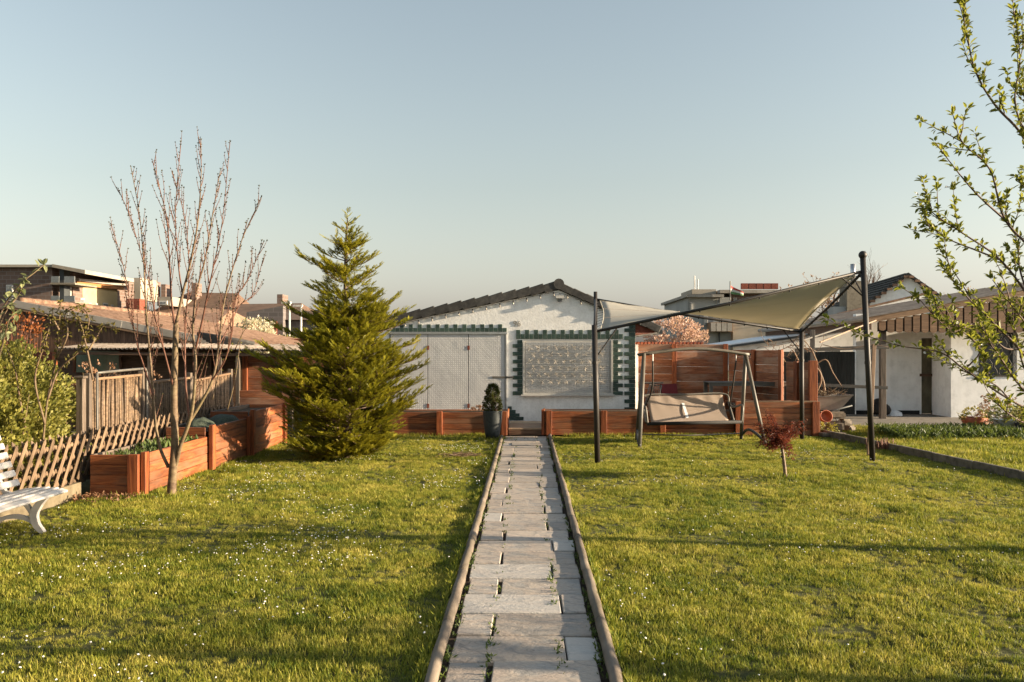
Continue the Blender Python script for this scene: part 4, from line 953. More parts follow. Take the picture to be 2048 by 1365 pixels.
# ================================================================ SHADE SAIL AND FRAME
PA, PB, PC, PD = gx(1195, 12.55), gx(1745, 12.75), gx(1604, 15.7), gx(1192, 15.7)
A0, B0, C0, D0 = Vector((PA, 12.55, 0)), Vector((PB, 12.75, 0)), Vector((PC, 15.7, 0)), Vector((PD, 15.7, 0))
A1, B1, C1, D1 = at(1189, 664, 12.6), at(1727, 543, 12.75), at(1603, 664, 15.7), at(1191, 599, 15.7)
sf = thing('sail_frame', 'black steel pole frame of the shade sail standing on the lawn', 'frame', (3, 14, 0))
for lo, hi, top, r_ in ((A0, A1, .10, .042), (B0, B1, .2, .042), (C0, C1, .06, .04), (D0, D1, .14, .035)):
    d = (hi - lo).normalized(); b = MB(); b.tube([lo - d * .1, hi + d * top], r_, 12); p = b.build('post', 'black_metal', sf, smooth=True)
    b = MB(); b.tube([lo + d * 1.45, lo + d * 1.49], r_ + .006, 12); b.build('collar', 'black_metal', p)
    if lo is B0:
        e = hi + d * (top + .045); n = 9; b = MB(); b.lathe((e.x, e.y, e.z), [(.062 * math.sin(math.pi * k / n), -.062 * math.cos(math.pi * k / n)) for k in range(n + 1)], 16); b.build('finial', 'black_metal', p, smooth=True)
sag = Vector((0, 0, -.03))
for p, q in ((A1, B1), (B1, C1), (C1, D1), (D1, A1)):
    b = MB(); b.tube([p, (p + q) / 2 + sag, q], .022, 8); b.build('beam', 'black_metal', sf, smooth=True)
for p, q, lo in ((A1, B1, A0), (B1, A1, B0), (C1, D1, C0), (B1, C1, B0)):
    d1 = (q - p).normalized(); d0 = (lo - p).normalized(); b = MB(); b.tube([p + d1 * .36, p + d0 * .4], .011, 6); b.build('brace', 'black_metal', sf)
ss = thing('shade_sail', 'beige twisted fabric shade sail laced into the black frame', 'shade sail', (3, 14, 2.3))
n = 28; b = MB()
def hyp(u, v): return A1.lerp(B1, u).lerp(D1.lerp(C1, u), v)
cu_, cv_ = .022, .035
def sailp(u, v):
    u2 = cu_ + (1 - 2 * cu_) * u; v2 = cv_ + (1 - 2 * cv_) * v
    u2 = u2 + (.5 - u2) * .03 * math.sin(math.pi * v) ; v2 = v2 + (.5 - v2) * .03 * math.sin(math.pi * u)
    p = hyp(u2, v2); p.z -= .05 * math.sin(math.pi * u) * math.sin(math.pi * v) + .006 * math.sin(u * 40 + v * 9) * (1 - math.sin(math.pi * v)); return p
for j in range(n + 1):
    for i in range(n + 1): b.v.append(tuple(sailp(i / n, j / n)))
for j in range(n):
    for i in range(n): k = j * (n + 1) + i; b.f.append((k, k + 1, k + n + 2, k + n + 1)); b.t.append(0)
o = b.build('cloth', 'sail', ss, smooth=True); o.modifiers.new('thick', 'SOLIDIFY').thickness = .003
b = MB()
for k in range(4):
    for i in range(n):
        def e(t): return sailp(*((t, 0), (1, t), (1 - t, 1), (0, 1 - t))[k])
        b.tube([e(i / n), e((i + 1) / n)], .007, 5, cap=False)
b.build('hem', 'sail', ss)
for vv in (.34, .68):
    b = MB(); b.tube([sailp(i / n, vv + .02 * math.sin(i * .4)) for i in range(n + 1)], .004, 5, cap=False); b.build('seam', 'sling', ss)
for k in range(4):
    m = (9, 12, 9, 12)[k]
    for i in range(m):
        t = (i + .5) / m; u = ((t, 0), (1, t), (1 - t, 1), (0, 1 - t))[k]
        p = sailp(*u); q = hyp(*u) + sag * 4 * t * (1 - t); b = MB(); b.tube([p, q], .0045, 4); b.tube([q + Vector((0, 0, .02)), q - Vector((0, 0, .035))], .012, 6); b.build('tie', 'black', ss)

# ================================================================ PORCH SWING
sw = thing('porch_swing', 'beige sling garden swing seat hanging in an arched grey tube frame', 'garden swing', (3, 15, 0))
FL, RL, FR, RR = at(1279, 897, 14.4), Vector((gx(1273, 15.75), 15.75, 0)), at(1531, 890, 14.85), Vector((gx(1482, 15.9), 15.9, 0))
FL.z = FR.z = 0
TL, TR = at(1288, 708, 15.05), at(1491, 708, 15.35)
for p, q in ((FL, TL), (RL, TL), (FR, TR), (RR, TR)): b = MB(); b.tube([p + Vector((0, 0, -.03)), q], .034, 10); b.build('leg', 'grey_metal', sw, smooth=True)
b = MB(); b.tube(curve([TL + Vector((-.1, 0, -.02)), TL.lerp(TR, .25) + Vector((0, 0, .06)), TL.lerp(TR, .5) + Vector((0, 0, .09)), TL.lerp(TR, .75) + Vector((0, 0, .06)), TR + Vector((.06, 0, -.015))], 6), .03, 10); b.build('top_bar', 'grey_metal', sw, smooth=True)
for p in (TL, TR): b = MB(); b.tube([p + Vector((-.12, 0, -.01)), p + Vector((.1, 0, -.01))], .018, 8); b.build('bolt', 'black_metal', sw)
for p, q in ((FL, RL), (FR, RR)): m_ = (p + q) / 2; b = MB(); b.tube(curve([p + Vector((0, 0, .04)), p.lerp(q, .3) + Vector((-.02, 0, .16)), p.lerp(q, .7) + Vector((0, 0, .2)), q + Vector((0, 0, .06))], 5), .026, 10); b.build('foot_bar', 'dark_grey', sw, smooth=True)
b = MB(); b.tube([RL + Vector((0, 0, .1)), (RL + RR) / 2 + Vector((0, 0, .07)), RR + Vector((0, 0, .1))], .012, 8); b.build('rear_bar', 'grey_metal', sw, smooth=True)
S0, S1 = at(1302, 846, 14.75), at(1476, 842, 15.0)         # seat front corners
back = Vector((.02, .50, 0)); lean = Vector((0, .30, .46))
SB0, SB1 = S0 + back + Vector((.06, 0, -.04)), S1 + back + Vector((-.07, 0, -.04))
T0, T1 = SB0 + lean + Vector((-.04, 0, 0)), SB1 + lean + Vector((-.04, 0, 0))
b = MB(); nu, nv = 24, 16
for j in range(nv + 1):
    v = j / nv
    for i in range(nu + 1):
        u = i / nu
        if v < .45: f = v / .45; p = S0.lerp(S1, u).lerp(SB0.lerp(SB1, u), f); p.z -= .05 * math.sin(math.pi * f) * (.6 + .4 * math.sin(math.pi * u))
        else: f = (v - .45) / .55; p = SB0.lerp(SB1, u).lerp(T0.lerp(T1, u), f); p.y += .05 * math.sin(math.pi * f); p += Vector((0, -.012, 0)) * math.sin(u * 34 + f * 5) * f * f
        b.v.append(tuple(p))
for j in range(nv):
    for i in range(nu): k = j * (nu + 1) + i; b.f.append((k, k + 1, k + nu + 2, k + nu + 1)); b.t.append(0)
o = b.build('sling_seat', 'sling', sw, smooth=True); o.modifiers.new('thick', 'SOLIDIFY').thickness = .004
pt = [T0.lerp(T1, .44) + Vector((0, -.012, -.06)), T0.lerp(T1, .475) + Vector((0, -.012, -.06))]; dn = (SB0 - T0) * .72
b = MB(); b.v += [tuple(q) for q in (pt[0] + Vector((0, .03, 0)), pt[1] + Vector((0, .03, 0)), pt[1] + dn + Vector((.03, -.03, 0)), pt[0] + dn + Vector((.03, -.03, 0)))]; b.f.append((0, 1, 2, 3)); b.t.append(0)
o = b.build('paper_strip', 'white_plastic', sw); o.modifiers.new('thick', 'SOLIDIFY').thickness = .003
b = MB(); b.tube([S0 + Vector((-.06, 0, -.02)), S1 + Vector((.06, 0, -.02))], .03, 10); b.build('seat_front_bar', 'black', sw, smooth=True)
b = MB(); b.tube(curve([SB0 + Vector((-.1, 0, 0)), SB0.lerp(T0, .6) + Vector((-.09, 0, 0)), T0 + Vector((-.03, 0, .015)), T0.lerp(T1, .5) + Vector((0, 0, .015)), T1 + Vector((.03, 0, .015)), SB1.lerp(T1, .6) + Vector((.08, 0, 0)), SB1 + Vector((.1, 0, 0))], 6), .017, 8); b.build('back_frame', 'grey_metal', sw, smooth=True)
for s0, sb, t_, sg in ((S0, SB0, T0, -1), (S1, SB1, T1, 1)):
    o_ = Vector((sg * .06, 0, 0)); b = MB(); b.tube(curve([s0 + o_ + Vector((0, 0, -.02)), s0 + o_ * 1.4 + Vector((0, .0, .2)), s0 + o_ * 1.4 + Vector((0, .1, .27)), sb + o_ * 1.6 + Vector((0, 0, .25)), sb.lerp(t_, .62) + o_ * 1.4], 6), .02, 8); b.build('armrest', 'grey_metal', sw, smooth=True)
    b = MB(); b.tube([s0 + o_ + Vector((0, 0, -.025)), sb + o_ + Vector((0, 0, .0))], .02, 8); b.build('seat_side_bar', 'dark_grey', sw, smooth=True)
    top = TL.lerp(TR, .085 if sg < 0 else .905) + Vector((0, 0, -.0)); k = top + Vector((0, 0, -.13)); 
    b = MB(); b.tube([top, k], .008, 6); b.build('hook', 'alu', sw); b = MB(); b.tube(curve([k, k.lerp(sb, .45) + Vector((sg * .0, 0, 0)), sb.lerp(t_, .5) + o_ * 1.3, sb + o_ * 1.2], 5), .015, 8); b.build('hanger', 'black_metal', sw, smooth=True)

# ================================================================ TERRACE FURNITURE
tb = thing('garden_table', 'long grey metal garden table on the terrace behind the swing', 'table', (4.6, 17.95, 0))
a, c = at(1414, 765, 18.0), at(1577, 765, 18.0); zt = a.z
for i in range(5): y = 17.85 + i * .13; board('table_slat', tb, (a.x, y, zt), (c.x - .0 + i * .0, y, zt), .125, .022, 'grey_metal', up=(0, 1, 0))
b = MB(); b.box2((a.x + .01, 17.80, zt - .07), (c.x - .01, 17.83, zt - .013)); b.box2((a.x + .01, 18.39, zt - .07), (c.x - .01, 18.42, zt - .013)); b.build('apron', 'grey_metal', tb)
for x in (a.x + .05, c.x - .05):
    for y in (17.84, 18.38): board('leg', tb, (x, y, .1), (x, y, zt - .02), .075, .05, 'grey_metal', up=(1, 0, 0))
bt = thing('bistro_table', 'small round grey bistro table beside the house corner', 'table', (2.75, 18.6, .1))
b = MB(); b.tube([(2.72, 18.6, .93), (2.72, 18.6, .955)], .27, 24); b.build('top', 'grey_metal', bt)
for q in range(3): an = q * 2.1 + .4; b = MB(); b.tube([(2.72 + .03 * math.cos(an), 18.6 + .03 * math.sin(an), .93), (2.72 + .22 * math.cos(an), 18.6 + .22 * math.sin(an), .1)], .012, 6); b.build('leg', 'grey_metal', bt)
def chair(label, x, y, rz, cush):
    t = thing('folding_chair', label, 'chair', (x, y, .1), 'folding chairs by the house corner'); m = Matrix.Translation((x, y, .1)) @ Matrix.Rotation(rz, 4, 'Z')
    def tb_(name, pts, r_, mat='grey_metal', par=t): b = MB(); b.tube([m @ Vector(p) for p in pts], r_, 6); return b.build(name, mat, par, smooth=True)
    for s in (-.2, .2): tb_('frame_side', [(s, -.18, 0), (s, .0, .42), (s, .12, .82)], .011); tb_('rear_leg', [(s * .9, .2, 0), (s * .9, -.15, .44)], .011)
    for k in range(6): tb_('back_rod', [(-.15 + k * .06, .02, .5), (-.15 + k * .06, .115, .82)], .006)
    tb_('back_rail', [(-.2, .12, .82), (.2, .12, .82)], .012)
    if cush:
        b = MB(); b.box((0, 0, 0), (.4, .38, .06)); b.v = [tuple(m @ (Matrix.Translation((0, -.03, .47)) @ Vector(v))) for v in b.v]; b.build('seat_cushion', 'cushion', t)
        b = MB(); b.box((0, 0, 0), (.4, .06, .36)); b.v = [tuple(m @ (Matrix.Translation((0, .06, .66)) @ Matrix.Rotation(-.26, 4, 'X') @ Vector(v))) for v in b.v]; b.build('back_cushion', 'cushion', t)
    else:
        for k in range(5): tb_('seat_rod', [(-.2, -.18 + k * .08, .44), (.2, -.18 + k * .08, .44)], .006)
chair('folding metal chair with dark red cushions behind the swing seat', 3.05, 18.0, R(25), True)
chair('bare rod-backed metal chair leaning against the house corner', 2.62, 17.9, R(-60), False)

# ================================================================ POTS BY THE PATH
bp = thing('tall_pot', 'tall tapered slate-blue pot at the left end of the path', 'pot', (gx(985, 15.95), 15.95, 0))
x, y = bp.location.x, bp.location.y; b = MB(); b.lathe((x, y, 0), [(.0, 0), (.125, 0), (.15, .15), (.172, .32), (.183, .5), (.188, .52), (.168, .52), (.16, .46), (0, .46)], 28); b.build('body', 'blue_pot', bp, smooth=True)
b = MB(); b.lathe((x, y, .465), [(.158, 0), (0, .012)], 20); b.build('soil', 'soil', bp)
def shrub(name, label, cat, c, prof, n, L, W, mat, stemm='bark_dark', seed=1, per=9, up=.5, stems=4, group=None):
    """prof: list of (radius, z); leaves in tufts at twig ends through the body"""
    r_ = random.Random(seed); t = thing(name, label, cat, c, group); b = MB(); c = Vector(c); zs = [p[1] for p in prof]
    def rad(z):
        for (r0, z0), (r1, z1) in zip(prof[:-1], prof[1:]):
            if z0 <= z <= z1: return r0 + (r1 - r0) * (z - z0) / max(1e-6, z1 - z0)
        return 0
    sb = MB(); tips = 0
    while tips < n // per:
        z = r_.uniform(zs[0], zs[-1]); q = rad(z); an = r_.uniform(0, 6.283); rr = q * (r_.uniform(.25, 1.08) ** .5)
        if noise.noise(Vector((math.cos(an) * 2.1, math.sin(an) * 2.1, z * 4 + seed))) < -.28: tips += .34; continue
        p = c + Vector((math.cos(an) * rr, math.sin(an) * rr, z)); outd = Vector((math.cos(an), math.sin(an), up)).normalized(); tt = r_.random()
        for k in range(per):
            d = (outd + rv(r_) * 1.1).normalized(); b.leaf(p + rv(r_) * L * .8, d, rv(r_), L * r_.uniform(.6, 1.2), W * r_.uniform(.7, 1.2), min(1, max(0, tt * .6 + r_.random() * .4)))
        if r_.random() < .25: sb.tube([c + Vector((0, 0, zs[0] + .02)), c + Vector((math.cos(an) * rr * .4, math.sin(an) * rr * .4, z * .6)), p], [.008, .005, .003], 4, cap=False)
        tips += 1
    b.build('foliage', mat, t, tint=True)
    sb.build('stems', stemm, t)
    return t
shrub('potted_boxwood', 'upright dark boxwood growing in the slate-blue pot', 'shrub', (x, y, .46), [(.1, 0), (.17, .08), (.16, .25), (.13, .42), (.07, .53), (.01, .56)], 3400, .035, .02, 'box_leaf', seed=5)
shrub('trailing_plant', 'small purple-brown plant beside the boxwood in the planter', 'plant', (x - .3, 16.75, .42), [(.16, 0), (.15, .08), (.06, .15)], 260, .035, .02, 'dry_leaf', seed=6)

# ================================================================ RIGHT CORNER: TRELLIS, WHEELBARROW, STONES, POTS
vt = thing('vine_trellis', 'two-rail wooden vine trellis before the black gate', 'trellis', (7.4, 19.6, 0))
YT = 19.6
for nm, p, q, w in (('rail', at(1590, 701, 20.1), at(1778, 694, 20.1), .09), ('rail', at(1625, 770, 20.1), at(1775, 776, 20.1), .075)): board(nm, vt, p, q, w, .05, 'shaded_trellis_wood')
p = at(1625, 660, 19.0); board('post', vt, (p.x, 19.0, 0), (p.x, 19.0, p.z), .09, .07, 'shaded_trellis_wood', up=(1, 0, 0))
board('strut', vt, at(1640, 685, 19.1), at(1752, 641, 20.3), .035, .03, 'tan_wood'); board('strut', vt, at(1600, 683, 18.6), at(1700, 650, 20.3), .035, .03, 'shaded_trellis_wood')
gv = thing('grape_vine', 'gnarled bare grape vine climbing at the end of the plank fence', 'vine', (gx(1645, 18.2), 18.2, 0)); vr = random.Random(9)
b = MB()
for pts, r0 in (([(1648, 866), (1640, 820), (1648, 780), (1640, 740), (1622, 700)], .035), ([(1650, 850), (1628, 800), (1643, 760), (1632, 735), (1600, 725)], .028), ([(1622, 735), (1650, 720), (1665, 745), (1682, 772)], .018), ([(1622, 705), (1590, 690), (1560, 700), (1530, 705)], .014), ([(1622, 700), (1605, 680), (1565, 685)], .012), ([(1600, 725), (1585, 700), (1575, 715)], .013), ([(1570, 725), (1560, 708), (1540, 720)], .011), ([(1645, 690), (1690, 698), (1740, 690), (1775, 695)], .009)):
    c_ = [at(px_, py_, 18.3) for px_, py_ in pts]; c_ = curve([p + rv(vr) * .02 for p in c_], 5); b.tube(c_, taper(len(c_), r0, r0 * .4), 6)
for i in range(26):
    p = at(vr.uniform(1510, 1640), vr.uniform(690, 730), 18.4); q = p + Vector((vr.uniform(-.5, .5), vr.uniform(-.3, .3), vr.uniform(.0, .45))); b.tube(curve([p, (p + q) / 2 + rv(vr) * .1, q], 4), [.006] * 4 + [.005] * 5, 4)
b.build('canes', 'tan_wood', gv, smooth=True)
wb = thing('wheelbarrow', 'grey steel wheelbarrow standing by the black gate', 'wheelbarrow', (gx(1656, 18.0), 18.0, 0)); x, y = wb.location.x, wb.location.y
tray = MB(); lo = [(x - .22, y - .2, .42), (x + .14, y - .2, .36), (x + .14, y + .2, .36), (x - .22, y + .2, .42)]; hi = [(x - .36, y - .31, .68), (x + .42, y - .31, .72), (x + .42, y + .31, .72), (x - .36, y + .31, .68)]
tray.quad(*lo)
for k in range(4): tray.quad(lo[k], lo[(k + 1) % 4], hi[(k + 1) % 4], hi[k])
o = tray.build('tray', 'flashing', wb); o.modifiers.new('thick', 'SOLIDIFY').thickness = .008
b = MB(); b.tube(hi + [hi[0]], .012, 6, cap=False); b.build('rim', 'grey_metal', wb)
for s in (-.2, .2): b = MB(); b.tube([(x - .5, y + s * .3, .2), (x - .1, y + s, .36), (x + .42, y + s * 1.2, .5)], .017, 8); b.build('handle', 'dark_grey', wb, smooth=True); b = MB(); b.tube([(x + .15, y + s, .38), (x + .34, y + s * 1.1, 0)], .014, 8); b.build('leg', 'dark_grey', wb)
b = MB(); b.tube([(x - .5, y - .04, .19), (x - .5, y + .04, .19)], .19, 20); b.build('wheel', 'black', wb)
b = MB()
for i in range(170): p = Vector((x + vr.uniform(-.3, .3), y + vr.uniform(-.25, .25), .66 + vr.uniform(0, .12))); d = Vector((vr.uniform(-1, 1), vr.uniform(-1, 1), vr.uniform(-.2, .5))).normalized() * vr.uniform(.1, .22); b.tube([p, p + d], .004, 3, cap=False)
b.build('prunings', 'bark', origin=(x, y, .66), label='heap of dry prunings in the wheelbarrow tray', cat='prunings', kind='stuff')
def stone(label, c, d, rz, seed, mat='edge_log', name='stone_block'):
    bm = bmesh.new(); bmesh.ops.create_cube(bm, size=1); bmesh.ops.scale(bm, vec=d, verts=bm.verts); bmesh.ops.bevel(bm, geom=bm.edges[:], offset=min(d) * .22, segments=2, affect='EDGES')
    for v in bm.verts: v.co += Vector(noise.noise_vector(v.co * 6 + Vector((seed, 0, 0)))) * min(d) * .12
    me = bpy.data.meshes.new(name); bm.to_mesh(me); bm.free(); o = link(name, me, mat, None, Matrix.Translation(c) @ Matrix.Rotation(rz, 4, 'Z')); tag(o, label, 'stone', 'stones by the planter end')
stone('long rounded stone on top of the heap beside the planter', Vector((gx(1672, 17.4), 17.4, .33)), (.34, .2, .14), .1, 1)
stone('square stone block under the heap nearest the wheelbarrow legs', Vector((gx(1690, 17.5), 17.5, .17)), (.24, .2, .15), .3, 2)
stone('flat stone at the base of the heap beside the red bowl', Vector((gx(1668, 17.1), 17.1, .13)), (.36, .22, .22), -.1, 3)
stone('small stone block at the right end of the heap', Vector((gx(1696, 17.4), 17.35, .06)), (.2, .2, .12), .6, 4)
stone('flat paving stone in the grass at the start of the edging', Vector((gx(1664, 16.4), 16.4, .03)), (.5, .22, .07), .12, 5)
b = MB(); c_ = at(1651, 834, 17.0); b.lathe((0, 0, 0), [(.03, -.1), (.11, -.06), (.125, .06), (.11, .06), (.1, -.03), (0, -.04)], 18); m = Matrix.Translation(c_) @ Matrix.Rotation(R(72), 4, 'X'); b.v = [tuple(m @ Vector(v)) for v in b.v]; b.build('red_bowl', 'terracotta', origin=tuple(c_), smooth=True, label='red bowl tipped on its side beside the stones', cat='bowl')
shrub('heap_plant', 'small yellow-green plant at the foot of the stone heap', 'plant', (gx(1655, 16.7), 16.7, 0), [(.18, .0), (.2, .1), (.1, .2)], 240, .06, .035, 'yellow_leaf', seed=16)
ed = thing('lawn_edging', 'dark narrow concrete edging between mown lawn and taller grass', 'edging', (6, 13, 0)); p = Vector((5.8, 16.8, .02)); dirv = Vector((.6, -6.2, 0)).normalized()
for i in range(11): q = p + dirv * .98; board('kerb_stone', ed, p + dirv * .004, q, .16 + .01 * (i % 2), .06, 'edging', bev=.01); p = q
stk = thing('garden_stake', 'thin leaning wooden stake behind the tall black sail post', 'stake', (gx(1739, 13.4), 13.4, 0))
board('shaft', stk, Vector((gx(1738, 13.4), 13.4, 0)), at(1748, 690, 14.2), .06, .05, 'tan_wood', up=(1, 0, 0))
b = MB(); rr_ = random.Random(12); c_ = Vector((gx(1766, 14.2), 14.2, 0))
for i in range(46): p = c_ + Vector((rr_.gauss(0, .1), rr_.gauss(0, .06), 0)); b.tube([p, p + Vector((rr_.uniform(-.05, .05), rr_.uniform(-.03, .03), rr_.uniform(.08, .2)))], [.009, .004], 5)
b.build('peony_shoots', 'shoot', origin=tuple(c_), label='cluster of young reddish shoots by the tall black sail post', cat='shoots')
b = MB(); c_ = Vector((gx(1756, 21.5), 21.4, .18)); n = 8
for i in range(7): q = c_ + Vector((rr_.uniform(-.16, .16), rr_.uniform(-.1, .1), rr_.uniform(-.04, .14))); rr0 = rr_.uniform(.1, .17); b.lathe(tuple(q), [(rr0 * math.sin(math.pi * k / n) * rr_.uniform(.85, 1.1), -rr0 * math.cos(math.pi * k / n)) for k in range(n + 1)], 10)
b.build('black_bag', 'black', origin=(c_.x, c_.y, 0), smooth=True, label='crumpled black bag against the white porch wall', cat='bag')
b = MB(); c_ = Vector((gx(1785, 21.6), 21.5, .05)); b.lathe(tuple(c_), [(.0, .09), (.08, .08), (.16, .03), (.18, -.05)], 12, 1.2, .7); b.build('white_cloth', 'white_plastic', origin=(c_.x, c_.y, 0), smooth=True, label='white cloth bundle on the porch floor by the post', cat='cloth')
def pot(name, label, c, prof, mat, sx=1, cat='pot'):
    t = thing(name, label, cat, c); b = MB(); b.lathe(c, prof, 22, sx, 1); b.build('body', mat, t, smooth=True); top = prof[-1]
    b = MB(); b.lathe((c[0], c[1], c[2] + prof[-1][1]), [(prof[-1][0], 0), (0, .01)], 16, sx, 1); b.build('soil', 'soil', t); return t
yp = 18.0; c_ = (gx(1948, yp), yp, 0)
pot('flower_bowl', 'wide red plastic flower bowl on the paving edge', c_, [(0, 0), (.16, 0), (.22, .14), (.245, .24), (.225, .24), (.2, .19)], 'terracotta', 1.1)
shrub('bowl_flowers', 'straggly yellow-pink flowers in the red bowl', 'flowers', (c_[0], c_[1], .2), [(.24, 0), (.3, .1), (.16, .22)], 320, .055, .035, 'yellow_leaf', seed=21)
c_ = (gx(1972, yp), yp + .15, 0); pot('clay_pot', 'small brown clay pot behind the red bowl', c_, [(0, 0), (.1, 0), (.13, .17), (.115, .17), (.1, .13)], 'tile_brown')
yp = 17.0; c_ = (gx(2012, yp), yp, 0)
b = pot('white_tub', 'white plastic tub with handle full of leafy plants', c_, [(0, 0), (.17, 0), (.24, .26), (.27, .27), (.27, .29), (.235, .29), (.2, .22)], 'white_plastic')
h_ = MB(); h_.tube(curve([(c_[0] - .26, c_[1] - .02, .27), (c_[0] - .12, c_[1] - .26, .13), (c_[0] + .12, c_[1] - .26, .13), (c_[0] + .26, c_[1] - .02, .27)], 5), .007, 5); h_.build('bail_handle', 'grey_metal', b)
shrub('tub_plants', 'pale green and reddish plants in the white tub', 'plants', (c_[0], c_[1], .24), [(.26, 0), (.34, .12), (.2, .32)], 620, .07, .045, 'pale_leaf', seed=22)
shrub('red_stem_plant', 'reddish-stemmed bushy plant behind the white tub', 'plant', (c_[0] + .18, c_[1] + .6, .1), [(.2, 0), (.42, .25), (.25, .6)], 620, .06, .03, 'dry_leaf', stemm='shoot', seed=23)
c_ = (gx(2052, 16.6), 16.6, 0); pot('dark_pot', 'dark round pot at the right edge', c_, [(0, 0), (.15, 0), (.2, .24), (.18, .24), (.15, .2)], 'black'); shrub('dark_pot_plant', 'orange-green plant in the dark pot at the right edge', 'plant', (c_[0], c_[1], .2), [(.2, 0), (.25, .15), (.12, .3)], 280, .06, .03, 'yellow_leaf', seed=24)
b = MB(); gcr = random.Random(14)
for i in range(5200):
    x = gcr.uniform(6.9, 9.4); y = 16.4 + gcr.gauss(0, .42) + noise.noise(Vector((x, 0, 0))) * .3; h_ = .09 + .07 * noise.noise(Vector((x * 3, y * 3, 1)))
    p = Vector((x, y, gcr.uniform(.0, .14))); d = Vector((gcr.uniform(-1, 1), gcr.uniform(-1, 1), gcr.uniform(.3, 1.2))); b.leaf(p, d, rv(gcr), gcr.uniform(.06, .13), .03, gcr.random())
b.build('ground_cover', 'herb', origin=(8, 16.4, 0), tint=True, label='strip of dark leafy ground cover before the paving', cat='ground cover', kind='stuff')

# ================================================================ TREES
def shoots(b, bud, c, r_, k0=.35, step=.22, L=(.35, .8), rad=.006, upw=.75, budL=.022, spread=.55, bstep=.05, sub=0):
    """side shoots along a limb path c from fraction k0 on, buds along them"""
    n = len(c); i = int(n * k0); acc = 0
    while i < n - 1:
        acc += (c[i + 1] - c[i]).length
        if acc > step * r_.uniform(.7, 1.3):
            acc = 0; d = (c[i + 1] - c[i]).normalized(); sd = rv(r_); sd = (sd - d * sd.dot(d)).normalized()
            q = (d * .8 + sd * spread + Vector((0, 0, .25))).normalized(); l = r_.uniform(*L) * (1.2 - .85 * i / n); p = c[i]; pts = [p.copy()]; m = 7
            for k in range(m): q = (q + Vector((0, 0, upw / m)) + rv(r_) * .10).normalized(); p = p + q * l / m; pts.append(p.copy())
            b.tube(pts, taper(len(pts), rad, rad * .35), 5, cap=False); buds(bud, pts, r_, budL, bstep)
            if sub and l > .4: shoots(b, bud, pts, r_, .4, step * .9, (L[0] * .5, L[1] * .5), rad * .6, upw, budL, spread, bstep, 0)
        i += 1
def buds(bud, pts, r_, L, step, leaves=3):
    acc = 0
    for a, c in zip(pts[:-1], pts[1:]):
        acc += (c - a).length
        while acc > step:
            acc -= step; d = (c - a).normalized(); sd = rv(r_); sd = (sd - d * sd.dot(d)).normalized(); p = a.lerp(c, r_.random())
            for k in range(leaves): bud.leaf(p, d * .7 + sd + rv(r_) * .5, rv(r_), L * r_.uniform(.7, 1.4), L * .5, r_.random())
    p = pts[-1]
    for k in range(4): bud.leaf(p, (pts[-1] - pts[-2]).normalized() + rv(r_) * .7, rv(r_), L * 1.3, L * .6, r_.random())
YT_ = 9.8
bt_ = thing('bare_tree', 'multi-stemmed bare young fruit tree with reddish budding shoots', 'tree', (gx(343, YT_), YT_, 0)); r_ = random.Random(21)
tr_ = MB(); tw_ = MB(); bd = MB()
c_ = curve([at(343, 1003, YT_), at(343, 985, YT_), at(346, 940, YT_), at(350, 880, YT_), at(348, 800, YT_), at(350, 720, YT_), at(352, 650, YT_)], 5)
tr_.tube(c_, [.088, .07, .062, .058, .055, .052] + taper(len(c_) - 6, .05, .03), 12)
limbs = [([(337, 935), (320, 895), (310, 840), (306, 780), (298, 690), (291, 600), (287, 520), (279, 430), (262, 335)], .028, .15),
         ([(352, 930), (362, 890), (380, 840), (388, 790), (391, 720), (386, 660), (393, 585), (410, 520), (425, 430), (441, 340)], .036, -.1),
         ([(375, 850), (400, 810), (425, 760), (438, 690), (447, 610), (465, 540), (488, 470), (523, 485 - 90)], .028, .1),
         ([(352, 650), (365, 590), (380, 530), (395, 450), (402, 360), (402, 281)], .026, 0),
         ([(350, 655), (343, 600), (339, 520), (334, 440), (320, 380), (305, 322)], .018, -.12),
         ([(348, 780), (338, 740), (325, 690), (312, 640), (296, 560), (262, 440), (237, 380)], .016, -.3),
         ([(365, 590), (358, 540), (352, 470), (352, 400), (362, 285)], .014, .15),
         ([(391, 700), (405, 640), (417, 580), (430, 520), (445, 440), (460, 285)], .018, -.35),
         ([(306, 790), (290, 740), (272, 680), (262, 620), (246, 530), (222, 450)], .014, .3),
         ([(425, 760), (450, 720), (465, 660), (470, 600), (495, 560), (527, 485)], .014, -.25),
         ([(380, 840), (372, 780), (370, 700), (373, 620), (378, 540), (370, 440), (345, 345)], .018, .35),
         ([(438, 690), (460, 650), (480, 610), (505, 590), (526, 520)], .010, .4)]
for pts, r0, dy in limbs:
    n = len(pts); c_ = curve([at(px_, py_, YT_ + dy * min(1, i / 3)) for i, (px_, py_) in enumerate(pts)], 6)
    (tr_ if r0 > .02 else tw_).tube(c_, [max(.004, .74 * r0 * (1 - .88 * i / (len(c_) - 1))) for i in range(len(c_))], 7, cap=False)
    shoots(tw_, bd, c_, r_, .26, .058, (.22, .62), .0052, .95, .019, .42, .045); buds(bd, c_[int(len(c_) * .45):], r_, .021, .05)
tr_.build('trunk', 'bark', bt_, smooth=True); tw_.build('branches', 'shoot', bt_, smooth=True); bd.build('buds', 'bud', bt_, tint=True)

